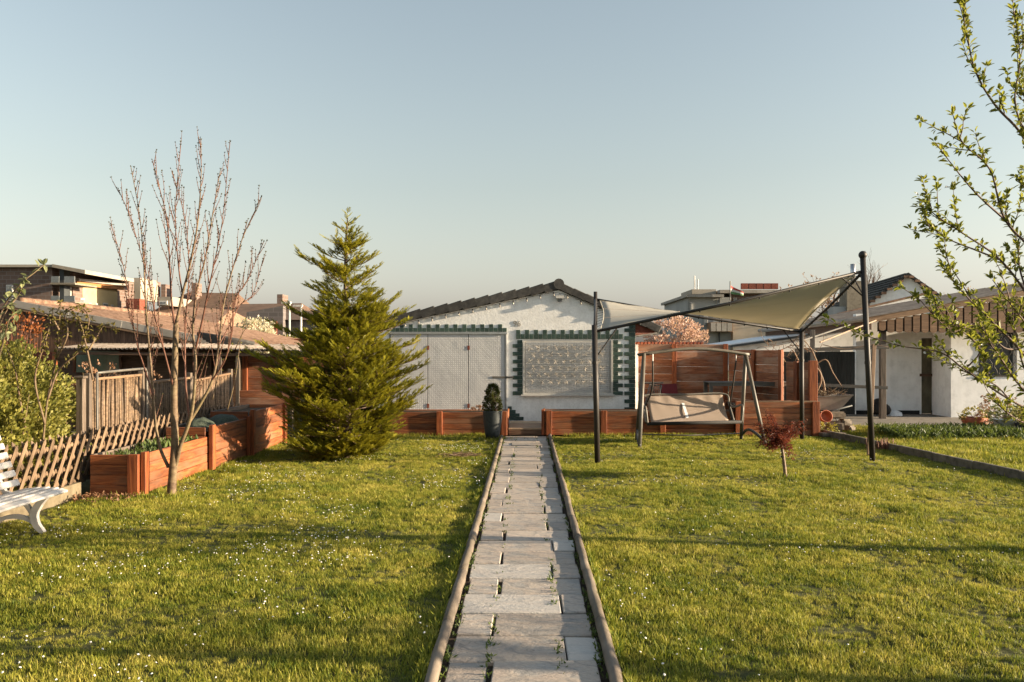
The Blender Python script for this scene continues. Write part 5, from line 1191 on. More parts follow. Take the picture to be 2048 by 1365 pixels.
# ---- conifer
CY_ = 13.1; cx_ = gx(692, CY_)
cf = thing('conifer', 'tall feathery yellow-green cypress on the lawn before the metal doors', 'tree', (cx_, CY_, 0)); r_ = random.Random(33)
b = MB(); c_ = curve([(cx_, CY_, 0), (cx_ + .02, CY_, 1.2), (cx_ - .01, CY_, 2.4), (cx_ + .0, CY_, 3.3), (cx_ + .03, CY_, 3.72)], 6); b.tube(c_, taper(len(c_), .06, .004), 8); b.build('trunk', 'bark_dark', cf, smooth=True)
prof = [(0, .55), (.25, .80), (.6, .96), (1.0, 1.03), (1.35, .96), (1.7, .80), (2.0, .66), (2.4, .52), (2.8, .36), (3.1, .25), (3.4, .12), (3.65, .05)]
def crad(z):
    for (z0, a), (z1, c) in zip(prof[:-1], prof[1:]):
        if z0 <= z <= z1: return a + (c - a) * (z - z0) / (z1 - z0)
    return .05
fo = MB(); wd = MB()
def spray(p, d, up, L, tint):
    """flat fern-like spray of scale foliage"""
    d = d.normalized(); sd = d.cross(up); sd = sd.normalized() if sd.length > 1e-4 else d.orthogonal().normalized(); n = 7; w = .0055
    for k in range(n):
        f = (k + .5) / n; q = p + d * L * f * .85; l = L * (.52 - .36 * f) * r_.uniform(.8, 1.2)
        for s in (-1, 1):
            dd = (d * .9 + sd * s * .62 + up * r_.uniform(-.2, .3)).normalized(); o_ = dd.cross(up).normalized() * w; m_ = q + dd * l * .5
            i = len(fo.v); fo.v += [tuple(q), tuple(m_ - o_), tuple(q + dd * l), tuple(m_ + o_)]; fo.f.append((i, i + 1, i + 2, i + 3)); fo.t.append(min(1, max(0, tint + r_.uniform(-.18, .18))))
    i = len(fo.v); o_ = sd * w; fo.v += [tuple(p + o_), tuple(p - o_), tuple(p + d * L)]; fo.f.append((i, i + 1, i + 2)); fo.t.append(tint)
def limb(p, d, l, r0, up, m=6, wob=.12):
    pts = [p]; q = d.normalized()
    for k in range(m): q = (q + Vector((0, 0, up / m)) + rv(r_) * wob).normalized(); pts.append(pts[-1] + q * l / m)
    wd.tube(pts, taper(m + 1, r0, r0 * .3), 4, cap=False); return pts
def along(pts, f): f = min(f, .999) * (len(pts) - 1); a = int(f); return pts[a].lerp(pts[a + 1], f - a), (pts[a + 1] - pts[a]).normalized()
nb = 0; FIX = {70: (1.32, 3.3, 1.45), 71: (1.15, 3.05, 1.3), 72: (.95, 3.5, 1.15), 73: (1.3, -.1, 1.2), 74: (1.05, -.3, 1.15), 75: (1.75, .1, 1.0), 76: (1.85, 3.2, 1.05), 77: (2.95, 3.3, .68), 78: (2.55, 3.0, .62), 79: (2.3, .05, .78), 84: (3.1, 3.0, .42), 85: (3.0, .2, .44), 86: (2.75, -.1, .5), 87: (3.25, .0, .3), 88: (2.15, 3.4, .85), 89: (2.0, .3, .9), 80: (.75, .2, 1.2), 81: (1.45, 3.7, 1.3), 82: (1.2, 4.2, 1.25), 83: (.9, 5.1, 1.2)}
while nb < 380:
    z = 3.62 * (1 - (1 - r_.random()) ** .52) * .97 if nb > 60 else .06 + 3.5 * nb / 60
    if nb > 60: z = 3.4 * r_.random() ** 1.35
    an = r_.uniform(0, 6.283); lob = noise.noise(Vector((math.cos(an) * 1.4, math.sin(an) * 1.4, z * 1.9)))
    R0 = crad(z) * r_.uniform(.6, 1.0) * (1 + .42 * lob)
    if r_.random() < .14: R0 *= 1.28
    nb += 1
    if z > 2.3 and nb > 60 and r_.random() < .55 and nb not in FIX: continue
    if nb in FIX: z, an, R0 = FIX[nb]
    if z < .5: R0 = max(R0, .5)
    dirh = Vector((math.cos(an), math.sin(an), 0)); side = Vector((-dirh.y, dirh.x, 0)); bt0 = r_.random()
    pts = limb(Vector((cx_, CY_, max(.06, z - R0 * .16))), dirh + Vector((0, 0, .02 if z < 2.6 else .15)), R0 * 1.03, .013, .42 if z > .5 else .2, 8, .09)
    subs = max(3, int(R0 * 16))
    for s in range(subs):
        f = .22 + .75 * (s + r_.random()) / subs; p, d = along(pts, f); sg = 1 if s % 2 else -1
        l2 = r_.uniform(.16, .34) * (.55 + .55 * min(1, R0)) * (1.15 - .45 * f)
        sp = limb(p, d * .85 + side * sg * r_.uniform(.35, .9) + Vector((0, 0, r_.uniform(-.08, .16))), l2, .004, .30, 4, .10)
        m2 = max(3, int(l2 / .030))
        for k in range(m2):
            q, e = along(sp, (k + r_.random()) / m2); upv = (Vector((0, 0, 1)) + rv(r_) * .55).normalized(); ss_ = e.cross(upv).normalized() * (1 if k % 2 else -1)
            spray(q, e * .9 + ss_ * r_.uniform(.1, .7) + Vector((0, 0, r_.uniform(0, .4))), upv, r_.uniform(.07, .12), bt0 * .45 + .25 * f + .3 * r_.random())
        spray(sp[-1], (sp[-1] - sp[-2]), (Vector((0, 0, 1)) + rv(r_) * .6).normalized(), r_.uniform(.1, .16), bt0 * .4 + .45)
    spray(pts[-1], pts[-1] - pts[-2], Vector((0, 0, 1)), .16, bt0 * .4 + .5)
for k in range(20): zt_ = 3.2 + .63 * k / 20; an = k * 2.4; spray(Vector((cx_ + .02, CY_, zt_)), Vector((math.cos(an) * .8, math.sin(an) * .8, .8)), (Vector((0, 0, 1)) + rv(r_) * .5).normalized(), .22 - .005 * k, .6)
for k in range(6400):                                  # shorter inner sprays that fill the crown between the limbs
    z = 2.9 * r_.random() ** 1.3; an = r_.uniform(0, 6.283); lob = noise.noise(Vector((math.cos(an) * 1.4, math.sin(an) * 1.4, z * 1.9))); q = crad(z) * (.30 + .58 * r_.random() ** .6) * (1 + .32 * lob)
    if noise.noise(Vector((math.cos(an) * q * 3.2, math.sin(an) * q * 3.2, z * 4.2))) < -.12: continue
    dh = Vector((math.cos(an), math.sin(an), 0)); p = Vector((cx_, CY_, z + .04)) + dh * q
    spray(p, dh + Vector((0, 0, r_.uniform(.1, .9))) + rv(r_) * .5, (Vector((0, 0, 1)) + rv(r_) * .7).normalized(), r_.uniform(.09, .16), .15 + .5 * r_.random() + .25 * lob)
fo.build('crown', 'cypress', cf, tint=True); wd.build('branches', 'bark_dark', cf)

# ---- small red maple
YM = 11.1; mp = thing('red_maple', 'small grafted maple with dark red leaves on a thin pale stem', 'tree', (gx(1570, YM), YM, 0)); r_ = random.Random(7)
b = MB(); c_ = curve([at(1571, 958, YM), at(1568, 925, YM), at(1563, 890, YM), at(1561, 872, YM)], 4); b.tube(c_, taper(len(c_), .026, .016), 8); b.build('trunk', 'lath_wood', mp, smooth=True)
b = MB(); p = at(1565, 914, YM); b.tube([p - Vector((0, 0, .008)), p + Vector((0, 0, .008))], .027, 10); b.build('tie', 'black', mp)
b = MB(); lf_ = MB(); top = at(1562, 885, YM)
for i in range(40):
    an = r_.uniform(0, 6.283); l = r_.uniform(.2, .44); el = r_.uniform(-.1, 1.5); d = Vector((math.cos(an), math.sin(an), el)).normalized(); st_ = top + Vector((0, 0, r_.uniform(-.06, .05))); pts = [st_]; q = d
    for k in range(5): q = (q + rv(r_) * .35 + Vector((0, 0, -.05))).normalized(); pts.append(pts[-1] + q * l / 5)
    b.tube(pts, taper(6, .006, .002), 4, cap=False)
    for k in range(34):
        f = r_.uniform(.3, 1) * 4.99; a = int(f); p = pts[a].lerp(pts[a + 1], f - a) + rv(r_) * .055; tt = r_.random()
        for u in range(3): lf_.leaf(p, Vector((r_.uniform(-1, 1), r_.uniform(-1, 1), r_.uniform(-.7, .3))), Vector((0, 0, 1)) + rv(r_) * .4, r_.uniform(.03, .055), .017, tt)
b.build('branches', 'bark_dark', mp); lf_.build('crown', 'maple_leaf', mp, tint=True)

# ---- leafy plum tree at the right edge, trunk just out of frame
YP = 6.9; TX = 5.25
pm = thing('plum_tree', 'leafy young plum tree reaching in from the right edge', 'tree', (TX, YP, 0)); r_ = random.Random(55)
tk = MB(); tw_ = tk; lv = MB(); fw = MB()
c_ = curve([(TX, YP, -.05), (TX + .03, YP, .5), (TX - .02, YP + .05, 1.1), (TX + .02, YP, 1.8), (TX, YP, 2.6)], 5); tk.tube(c_, taper(len(c_), .10, .05), 12); fork = Vector((TX, YP, .75))
def tuft(p, d, n, L):
    for k in range(n):
        dd = (d * .5 + rv(r_)).normalized(); lv.leaf(p + dd * .008, dd, Vector((0, 0, 1)) + rv(r_) * .7, L * r_.uniform(.6, 1.15), L * r_.uniform(.36, .48), r_.random(), .10, six=True)
def leafy(c, step=.038, L=.068, k0=.2, n=(2, 4)):
    acc = 0
    for i in range(int(len(c) * k0), len(c) - 1):
        acc += (c[i + 1] - c[i]).length
        while acc > step: acc -= step; d = (c[i + 1] - c[i]).normalized(); tuft(c[i].lerp(c[i + 1], r_.random()), d, r_.randint(*n), L)
    tuft(c[-1], (c[-1] - c[-2]).normalized(), 5, L)
limbs = [([(2215, 900), (2100, 840), (2020, 800), (1930, 740), (1880, 705), (1800, 692), (1720, 668)], .016, 6.6, .55),
         ([(2215, 880), (2110, 790), (2040, 700), (1980, 640), (1930, 590), (1890, 540)], .016, 6.4, .45),
         ([(2215, 860), (2120, 720), (2060, 600), (2000, 520), (1930, 470), (1870, 430), (1848, 405)], .017, 7.0, .45),
         ([(2220, 820), (2130, 640), (2080, 520), (2010, 440), (1980, 340), (1925, 285), (1905, 228)], .017, 6.7, .5),
         ([(2225, 780), (2140, 520), (2090, 400), (2050, 280), (1990, 210), (1950, 140), (1930, 50), (1912, -20)], .019, 6.5, .55),
         ([(2225, 760), (2160, 480), (2120, 350), (2080, 250), (2040, 170), (2035, 60)], .016, 7.2, .5),
         ([(2010, 440), (1960, 395), (1920, 350), (1870, 285)], .011, 6.6, .2),
         ([(2000, 520), (1950, 500), (1900, 480), (1852, 450)], .010, 6.9, .2),
         ([(1980, 640), (1940, 650), (1900, 660), (1830, 590)], .009, 6.5, .4),
         ([(2040, 700), (2000, 690), (1950, 610), (1880, 500)], .010, 6.7, .3),
         ([(2100, 840), (2030, 760), (1990, 700), (1960, 680)], .012, 6.3, .2),
         ([(2100, 800), (2050, 740), (2030, 660), (2000, 600)], .012, 7.2, .2),
         ([(2060, 600), (2040, 540), (2030, 470), (1990, 400)], .011, 7.2, .2),
         ([(2120, 720), (2080, 680), (2030, 620), (1985, 560)], .011, 6.2, .2),
         ([(2050, 280), (2030, 200), (2040, 120), (2030, 30)], .011, 6.9, .25),
         ([(2080, 520), (2060, 430), (2055, 330), (2050, 230)], .011, 6.4, .25),
         ([(1930, 740), (1960, 700), (1920, 660), (1880, 640)], .008, 6.6, .3),
         ([(2020, 800), (1990, 770), (1960, 760), (1935, 745)], .008, 6.8, .1),
         ([(2120, 860), (2060, 850), (2020, 830), (1985, 800)], .010, 6.4, .2)]
for pts, r0, Y0, k0 in limbs:
    low = pts[0] == (2215, 900)
    c_ = curve([at(px_, py_, Y0 + (YP - Y0) * max(0, 1 - i / 2)) for i, (px_, py_) in enumerate(pts)], 6)
    if r0 > .013: c_ = curve([fork + Vector((0, 0, min(1.7, max(-.1, c_[0].z - .7)))), c_[0]], 2)[:-1] + c_
    (tk if r0 > .013 else tw_).tube(c_, taper(len(c_), r0 * (.7 if low else .85), .003), 7, cap=False); leafy(c_, .075 if low else .05, .068, k0)
    n = len(c_); 
    for q in range(int(n * max(.35, k0)), n - 1):
        if r_.random() < (.12 if low else .36):
            d = (c_[q + 1] - c_[q]).normalized(); s_ = rv(r_); d2 = (d * .8 + s_ * .8 + Vector((0, 0, .35))).normalized(); l = r_.uniform(.14, .38); pts2 = [c_[q]]
            for k in range(5): d2 = (d2 + rv(r_) * .25 + Vector((0, 0, .08))).normalized(); pts2.append(pts2[-1] + d2 * l / 5)
            tw_.tube(pts2, taper(6, .005, .002), 4, cap=False); leafy(pts2, .036, .06, .0)
# crown beyond the frame, which shades the foreground
for i in range(26):
    an = r_.uniform(-1.4, 1.5); z0 = r_.uniform(1.0, 2.5); l = r_.uniform(.7, 1.5); d = Vector((math.cos(an), math.sin(an) * .9, r_.uniform(.4, 1.5))).normalized(); p = Vector((TX, YP, z0)); pts2 = [p]
    for k in range(8): d = (d + rv(r_) * .22).normalized(); pts2.append(pts2[-1] + d * l / 8)
    tw_.tube(pts2, taper(9, .014, .003), 5, cap=False); leafy(pts2, .04, .068, .25)
for i in range(120):
    f = lv.v[r_.randrange(len(lv.v))]; p = Vector(f)
    if p.z > 2.4 and r_.random() < .8: continue
    for k in range(5): an = k * 1.257; fw.leaf(p, Vector((math.cos(an), math.sin(an) * .6, math.sin(an) * .8)), Vector((0, -1, 0)), .014, .012, .9)
tk.build('trunk', 'bark_dark', pm, smooth=True); lv.build('leaves', 'plum_leaf', pm, tint=True); fw.build('blossoms', 'petal', pm)
p2 = pm.copy(); C.objects.link(p2); p2.location = (7.6, 3.7, 0); p2.rotation_euler = (0, 0, R(75)); p2['label'] = 'unseen second plum tree beyond the right edge that shades the foreground'  # unseen copy of the plum, set out of frame to shade the foreground
for ch_ in list(pm.children): q_ = ch_.copy(); C.objects.link(q_); q_.parent = p2
pm['group'] = p2['group'] = 'plum trees on the right'

# ================================================================ LEFT SHRUBS
def mass(name, label, cat, ells, n, L, W, mat, seed, per=8, gap=-.25, six=False, stemm='bark', stems=10):
    r_ = random.Random(seed); c0 = ells[0][0]; t = thing(name, label, cat, (c0[0], c0[1], 0)); b = MB(); sb = MB()
    tot = sum(e[1][0] * e[1][1] * e[1][2] for e in ells)
    for c, rr in ells:
        c = Vector(c)
        for i in range(int(n / per * rr[0] * rr[1] * rr[2] / tot)):
            v = rv(r_).normalized() * r_.uniform(.35, 1.0) ** .45; p = c + Vector((v.x * rr[0], v.y * rr[1], v.z * rr[2]))
            if p.z < .02 or noise.noise(p * 2.6) < gap: continue
            tt = r_.random()
            for k in range(per): b.leaf(p + rv(r_) * L * 1.1, (v + Vector((0, 0, .5)) + rv(r_)).normalized(), rv(r_), L * r_.uniform(.6, 1.2), W, min(1, tt * .55 + r_.random() * .45))
        for i in range(stems):
            v = rv(r_); q = c + Vector((v.x * rr[0] * .9, v.y * rr[1] * .9, abs(v.z) * rr[2])); p = Vector((c.x + v.x * rr[0] * .3, c.y + v.y * rr[1] * .4, 0)); sb.tube(curve([p, p.lerp(q, .5) + rv(r_) * .08, q], 4), taper(9, .013, .004), 5, cap=False)
    b.build('foliage', mat, t, tint=True); sb.build('stems', stemm, t); return t
mass('euonymus_hedge', 'broad yellow-green hedge behind the lattice fence at left', 'hedge', [((-5.85, 9.2, .62), (.55, 1.3, .72)), ((-6.2, 10.0, .95), (.65, 1.0, .82)), ((-5.95, 8.0, .6), (.6, 1.0, .75)), ((-5.5, 9.0, .38), (.22, 1.7, .36)), ((-6.6, 11.0, .8), (.7, .9, .75))], 46000, .06, .036, 'hedge_leaf', 41)
mass('dry_shrub', 'brown twiggy shrub above the hedge at the left edge', 'shrub', [((-6.5, 9.7, 1.45), (.5, .6, .5))], 900, .04, .012, 'dry_leaf', 42, per=5, stems=70)
mass('hydrangea_shrub', 'withered pinkish brown shrub behind the near stick fence panel', 'shrub', [((-6.3, 12.6, .9), (.35, .9, .58)), ((-6.3, 13.9, .85), (.3, .7, .5))], 3200, .045, .03, 'dry_leaf', 43, stems=26)
mass('creeper', 'orange-red creeper on the shed gable corner', 'creeper', [((gx(45, 17.7), 17.7, 2.0), (.5, .25, .45))], 420, .07, .05, 'creeper_leaf', 44, per=4, stems=24, stemm='shoot')
def cane(name, label, paths, Y, r0, leafm, L, seed, step=.09, k0=.4, n=(1, 3), cat='shrub', barkm='bark'):
    r_ = random.Random(seed); t = thing(name, label, cat, (at(*paths[0][0], Y).x, Y, 0)); b = MB(); lf2 = MB()
    for pts in paths:
        c = curve([at(px_, py_, Y + r_.uniform(-.1, .1)) for px_, py_ in pts], 6); b.tube(c, taper(len(c), r0, r0 * .3), 6); acc = 0
        for i in range(int(len(c) * k0), len(c) - 1):
            acc += (c[i + 1] - c[i]).length
            while acc > step:
                acc -= step
                for k in range(r_.randint(*n)): d = rv(r_); lf2.leaf(c[i] + d * .02, d + Vector((0, 0, -.2)), Vector((0, 0, 1)) + rv(r_) * .6, L * r_.uniform(.6, 1.2), L * .5, r_.random(), .1, six=True)
        for k in range(5): d = rv(r_); lf2.leaf(c[-1], d, Vector((0, 0, 1)) + rv(r_), L, L * .5, r_.random(), .1, six=True)
    b.build('canes', barkm, t, smooth=True); lf2.build('leaves', leafm, t, tint=True); return t
cane('rose_bush', 'tall arching rose canes with young bronze leaves above the hedge', [[(84, 905), (95, 800), (112, 720), (118, 650), (122, 605)], [(95, 800), (118, 740), (160, 700), (178, 640), (160, 610)], [(178, 700), (190, 680), (210, 650), (232, 660)], [(90, 850), (70, 760), (88, 690), (100, 640), (70, 620)], [(112, 720), (135, 670), (130, 630), (150, 615)], [(186, 760), (172, 690), (158, 640), (145, 630)], [(60, 900), (40, 800), (30, 740), (10, 690)], [(118, 660), (108, 640), (105, 620)]], 9.4, .013, 'rose_leaf', .055, 61, .03, .35, (2, 4))
cane('walnut_sapling', 'young sapling with large pale leaves at the left edge', [[(-20, 900), (-10, 700), (5, 620), (40, 570), (70, 545), (88, 530)], [(-15, 760), (5, 690), (18, 640), (35, 630)], [(-10, 700), (0, 650), (20, 610)], [(5, 620), (30, 600), (52, 560)], [(-15, 720), (-5, 680), (10, 650), (25, 665)]], 7.6, .01, 'pale_leaf', .075, 62, .06, .4, (1, 3))
cane('cherry_sapling', 'thin pale sapling with yellow leaves beside the bare tree', [[(455, 820), (470, 760), (480, 690), (490, 640)], [(470, 700), (490, 660), (520, 640)], [(425, 800), (440, 740), (465, 690)]], 12.0, .008, 'yellow_leaf', .035, 63, .07, .4)

# ---- far trees
def far_tree(name, label, px_, py_top, Y, w, seed, leafm=None, trunk_py=700, depth=4, lean=0, nb=3, bushy=0):
    r_ = random.Random(seed); base = Vector((gx(px_, Y), Y, 0)); top = at(px_, py_top, Y); Ht = top.z; t = thing(name, label, 'tree', tuple(base), 'bare trees on the horizon'); b = MB(); lf2 = MB()
    def br(p, d, l, r0, k):
        pts = [p]; q = d
        for j in range(4): q = (q + rv(r_) * .22 + Vector((0, 0, .05))).normalized(); pts.append(pts[-1] + q * l / 4)
        b.tube(pts, taper(5, r0, r0 * .6), 5 if k < 2 else 3, cap=False)
        if k < depth:
            for j in range(nb + (1 if k < 2 else 0)):
                s_ = rv(r_); f = r_.randint(2, 4); br(pts[f], (q * .9 + s_ * .95 * w + Vector((0, 0, .15))).normalized(), l * r_.uniform(.55, .8), r0 * .55, k + 1)
        elif leafm:
            for j in range(5): lf2.leaf(pts[-1] + rv(r_) * .2, rv(r_), rv(r_), Ht * .022, Ht * .012, r_.random())
    br(base, Vector((lean, 0, 1)), Ht * .36, Ht * .022, 0)
    b.build('trunk', 'far_twig', t)
    if leafm: lf2.build('crown', leafm, t, tint=True)
far_tree('bare_tree_far', 'wide bare tree behind the sail left of the flue', 1575, 535, 80, 1.0, 1, 'far_bud', depth=4)
far_tree('bare_tree_far', 'bare tree crown just above the sail edge near the flue', 1655, 525, 85, 1.0, 2, 'far_bud', depth=4)
far_tree('bare_tree_far', 'tall bare tree right behind the tall black sail post', 1765, 505, 70, .8, 3, None, depth=5)
far_tree('bare_tree_far', 'orange-budded bare tree right of the white gable', 1905, 545, 60, 1.0, 4, 'far_bud', depth=4)
far_tree('bare_tree_far', 'bare tree behind the plum branches at the right edge', 2000, 540, 66, 1.0, 5, 'far_bud', depth=4)
mass('pink_blossom_tree', 'pink blossoming tree rising over the plank fence beside the house', 'tree', [((gx(1345, 30), 30, 2.1), (1.0, .8, .85)), ((gx(1375, 30), 29.6, 1.8), (.6, .6, .6)), ((gx(1318, 30), 29.5, 1.75), (.55, .6, .45))], 6500, .085, .06, 'blossom_pink', 71, per=6, gap=-.15, stems=22)
mass('blossom_shrub', 'pale blossom shrub beside the grey apartment block', 'shrub', [((gx(1402, 33), 33, 1.75), (.35, .4, .9))], 900, .085, .06, 'blossom_pink', 73, per=5)
mass('magnolia', 'cream flowering magnolia left of the conifer beyond the shed', 'tree', [((gx(512, 32), 32, 2.3), (.75, .6, .55)), ((gx(530, 32), 31.8, 2.0), (.7, .6, .5))], 3600, .10, .07, 'blossom_white', 72, per=6, gap=-.2)
mass('spring_bush', 'fresh yellow-green bush below the magnolia', 'bush', [((gx(545, 30), 30, 1.65), (1.0, .7, .5)), ((gx(590, 30), 30, 1.6), (.8, .6, .6)), ((gx(640, 30), 30, 1.6), (.8, .6, .9))], 6000, .09, .05, 'yellow_leaf', 74, per=6)
mass('dark_shrub', 'dark evergreen shrub under the red pipe rail', 'shrub', [((gx(620, 24), 24, 1.45), (.7, .5, .5))], 2200, .06, .03, 'box_leaf', 75)

# ================================================================ GRASS AND DAISIES
protos = bpy.data.collections.new('grass_clumps'); gr_ = random.Random(77)
for k in range(8):
    b = MB(); dense = 34
    for i in range(dense):
        a = gr_.uniform(0, 6.283); q = .062 * math.sqrt(gr_.random()); p = Vector((math.cos(a) * q, math.sin(a) * q, -.008)); h_ = gr_.uniform(.022, .052) * (1.15 if k < 2 else 1); an = gr_.uniform(0, 6.283); ln = gr_.uniform(.1, .85)
        d = Vector((math.cos(an) * ln, math.sin(an) * ln, 1)).normalized(); sd = Vector((-math.sin(an), math.cos(an), 0)) * gr_.uniform(.0016, .0030); m_ = p + d * h_ * .55; e = p + d * h_ * .95 + Vector((math.cos(an), math.sin(an), -.35)) * h_ * .22 * ln
        j = len(b.v); b.v += [tuple(p - sd), tuple(p + sd), tuple(m_ + sd * .8), tuple(m_ - sd * .8), tuple(e)]; b.f += [(j, j + 1, j + 2, j + 3), (j + 3, j + 2, j + 4)]; tt = gr_.random(); b.t += [tt, tt]
    me = bpy.data.meshes.new('grass_clump'); me.from_pydata(b.v, [], b.f); me.materials.append(M['grass']); at_ = me.attributes.new('tint', 'FLOAT', 'FACE'); at_.data.foreach_set('value', b.t)
    protos.objects.link(bpy.data.objects.new('grass_clump', me))
def gn(name, seed, smin, smax):
    g = bpy.data.node_groups.new(name, 'GeometryNodeTree'); g.interface.new_socket('Geometry', in_out='INPUT', socket_type='NodeSocketGeometry'); g.interface.new_socket('Geometry', in_out='OUTPUT', socket_type='NodeSocketGeometry')
    N = g.nodes; Lk = g.links.new; i = N.new('NodeGroupInput'); o = N.new('NodeGroupOutput'); d = N.new('GeometryNodeDistributePointsOnFaces'); a = N.new('GeometryNodeInputNamedAttribute'); a.data_type = 'FLOAT'; a.inputs[0].default_value = 'dens'
    d.inputs['Seed'].default_value = seed; Lk(i.outputs[0], d.inputs['Mesh']); Lk(a.outputs[0], d.inputs['Density'])
    ci = N.new('GeometryNodeCollectionInfo'); ci.inputs[0].default_value = protos; ci.inputs['Separate Children'].default_value = True; ci.inputs['Reset Children'].default_value = True
    ip = N.new('GeometryNodeInstanceOnPoints'); ip.inputs['Pick Instance'].default_value = True; Lk(d.outputs['Points'], ip.inputs['Points']); Lk(ci.outputs[0], ip.inputs['Instance'])
    rz = N.new('FunctionNodeRandomValue'); rz.data_type = 'FLOAT_VECTOR'; rz.inputs[0].default_value = (-.12, -.12, 0); rz.inputs[1].default_value = (.12, .12, 6.283); Lk(rz.outputs[0], ip.inputs['Rotation'])
    sc = N.new('FunctionNodeRandomValue'); sc.data_type = 'FLOAT'; sc.inputs[2].default_value = smin; sc.inputs[3].default_value = smax; ha = N.new('GeometryNodeInputNamedAttribute'); ha.data_type = 'FLOAT'; ha.inputs[0].default_value = 'hgt'; mu = N.new('ShaderNodeMath'); mu.operation = 'MULTIPLY'; Lk(sc.outputs[1], mu.inputs[0]); Lk(ha.outputs[0], mu.inputs[1]); Lk(mu.outputs[0], ip.inputs['Scale']); Lk(ip.outputs[0], o.inputs[0]); return g
def grass(label, poly_fn, x0, x1, y0, y1, z, dens, smin, smax, seed):
    nx = int((x1 - x0) / .125); ny = int((y1 - y0) / .125); b = MB(); dl = []
    for j in range(ny + 1):
        for i in range(nx + 1):
            x = x0 + (x1 - x0) * i / nx; y = y0 + (y1 - y0) * j / ny; b.v.append((x, y, z + lawn_z(x, y)))
            n2 = noise.noise(Vector((x * 1.7, y * 1.7, 9))); dl.append(dens(x, y) * (1 + .55 * n2) * (1 if poly_fn(x, y) else 0))
    for j in range(ny):
        for i in range(nx): k = j * (nx + 1) + i; b.f.append((k, k + 1, k + nx + 2, k + nx + 1)); b.t.append(0)
    o = b.build('grass', 'grass', origin=((x0 + x1) / 2, (y0 + y1) / 2, 0), label=label, cat='grass', kind='stuff')
    at2 = o.data.attributes.new('hgt', 'FLOAT', 'POINT'); at2.data.foreach_set('value', [min(1.35, max(.5, 1 + .9 * noise.noise(Vector((v[0] * 2.3, v[1] * 2.3, 21))) + .5 * noise.noise(Vector((v[0] * .7, v[1] * .7, 4))))) for v in b.v])
    at_ = o.data.attributes.new('dens', 'FLOAT', 'POINT'); at_.data.foreach_set('value', dl); md = o.modifiers.new('scatter', 'NODES'); md.node_group = gn('grass_scatter', seed, smin, smax); return o
def vis(x, y): return y > 3.4 and abs(x) < y * .68 + .7
dn = lambda x, y: 400 if y < 7 else (310 if y < 10.5 else 240)
def in_left(x, y): return vis(x, y) and not (x < -4.40 and y > 9.62) and not (x < -4.99)
def in_right(x, y): return vis(x, y) and x < 5.82 + (16.8 - y) * .0968 - .05
def in_strip(x, y): return vis(x, y) and x > 5.82 + (16.8 - y) * .0968 + .06
grass('mown daisy-dotted lawn left of the stone path', in_left, -5.0, -.53, 3.4, 16.48, -.012, dn, .62, 1.05, 1)
grass('mown sunlit lawn right of the stone path', in_right, .50, 7.0, 3.4, 16.45, -.012, dn, .62, 1.05, 2)
grass('taller unmown grass strip beyond the concrete edging', in_strip, 5.8, 10.8, 9.0, 18.25, -.012, lambda x, y: 190, 1.3, 2.3, 3)
def tufts(label, spots, seed):
    r_ = random.Random(seed); b = MB()
    for (x, y, rx, ry, n, h_) in spots:
        for i in range(n):
            p = Vector((x + r_.gauss(0, rx), y + r_.gauss(0, ry), -.02)); an = r_.uniform(0, 6.283); ln = r_.uniform(.1, .8); d = Vector((math.cos(an) * ln, math.sin(an) * ln, 1)); L = h_ * r_.uniform(.5, 1.2); sd = Vector((-math.sin(an), math.cos(an), 0)) * .0035; e = p + d * L; m_ = p + d * L * .55
            j = len(b.v); b.v += [tuple(p - sd), tuple(p + sd), tuple(m_ + sd * .8), tuple(m_ - sd * .8), tuple(e - Vector((0, 0, L * .15)))]; b.f += [(j, j + 1, j + 2, j + 3), (j + 3, j + 2, j + 4)]; tt = r_.random(); b.t += [tt, tt]
    b.build('grass_tufts', 'grass', origin=(0, 10, 0), tint=True, label=label, cat='grass tufts', kind='stuff')
sp_ = [(gx(1572, 11.1), 11.08, .14, .1, 160, .10), (gx(985, 15.9), 15.85, .25, .08, 200, .1), (gx(345, 9.7), 9.62, .16, .08, 120, .09), (gx(300, 9.8), 9.58, .12, .06, 70, .1)]
for i in range(34): x = gr_.uniform(.4, 5.6); sp_.append((x, 16.42, .12, .05, 60, .10)); sp_.append((-gr_.uniform(.6, 4.2), 16.38, .12, .05, 60, .10))
for i in range(26): y = gr_.uniform(9.9, 15.2); sp_.append((-4.34, y, .03, .1, 40, .08))
for i in range(130): y = 4 + 12.3 * gr_.random() ** 1.5; sp_.append((-.54 if gr_.random() < .5 else .51, y, .012, .08, 26, .075))
tufts('longer grass tufts along planters, logs and tree bases', sp_, 91)
b = MB()
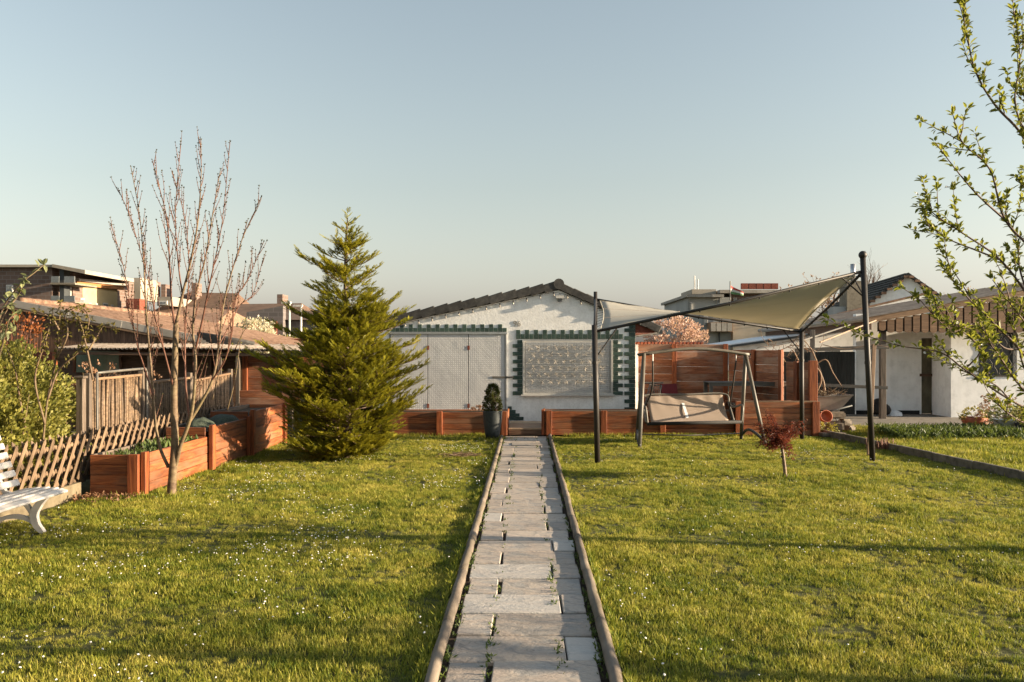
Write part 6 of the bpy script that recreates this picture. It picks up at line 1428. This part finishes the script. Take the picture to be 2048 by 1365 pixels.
for i in range(330):
    y = 4.3 + 11.8 * gr_.random() ** 1.3; x = gr_.choice((-.425, -.425, .395, .395, -.2, .18)) + gr_.gauss(0, .008)
    for k in range(gr_.randint(3, 9)): b.leaf(Vector((x + gr_.gauss(0, .012), y + gr_.gauss(0, .03), -.01)), Vector((gr_.uniform(-1, 1), gr_.uniform(-1, 1), gr_.uniform(.3, 1.4))), rv(gr_), gr_.uniform(.015, .045), .012, gr_.random())
b.build('path_weeds', 'herb', origin=(0, 9, 0), tint=True, label='small weeds sprouting in the joints along the path', cat='weeds', kind='stuff')
def daisies(label, x0, x1, y0, y1, n, seed, fn):
    r_ = random.Random(seed); b = MB(); k = 0; tries = 0
    while k < n and tries < n * 60:
        tries += 1; x = r_.uniform(x0, x1); y = r_.uniform(y0, y1)
        if not fn(x, y) or noise.noise(Vector((x * .8, y * .8, seed))) + .5 * noise.noise(Vector((x * 2.9, y * 2.9, seed))) < r_.uniform(-.05, .55): continue
        z = r_.uniform(.012, .035); rr0 = r_.uniform(.0055, .0085); c_ = Vector((x, y, z)); nrm = Vector((r_.gauss(0, .35), r_.gauss(-.25, .35), 1)).normalized(); u = nrm.orthogonal().normalized(); w = nrm.cross(u); j = len(b.v); m = 8
        b.v.append(tuple(c_ + nrm * .003)); b.v += [tuple(c_ + (u * math.cos(q * 6.283 / m) + w * math.sin(q * 6.283 / m)) * rr0 * (1 if q % 2 else .8)) for q in range(m)]
        for q in range(m): b.f.append((j, j + 1 + q, j + 1 + (q + 1) % m)); b.t.append(0)
        k += 1
    b.build('daisies', 'daisy', origin=((x0 + x1) / 2, (y0 + y1) / 2, 0), label=label, cat='daisies', kind='stuff')
daisies('many white daisies scattered over the left lawn', -5, -.55, 4, 16.3, 1300, 3, in_left)
daisies('few white daisies scattered over the right lawn', .55, 6.5, 4, 16.3, 560, 4, in_right)
b = MB(); c_ = at(925, 913, 13.25); r_ = random.Random(5)
for i in range(420): p = Vector((c_.x + r_.gauss(0, .16), 13.25 + r_.gauss(0, .09), .01 + abs(r_.gauss(0, .022)))); an = r_.uniform(0, 6.283); d = Vector((math.cos(an), math.sin(an), r_.uniform(-.1, .3))) * r_.uniform(.04, .09); b.tube([p, p + d], .0022, 3, cap=False)
b.build('dry_clippings', 'tan_wood', origin=(c_.x, 13.25, 0), label='small pile of dry grass clippings on the left lawn', cat='clippings', kind='stuff')
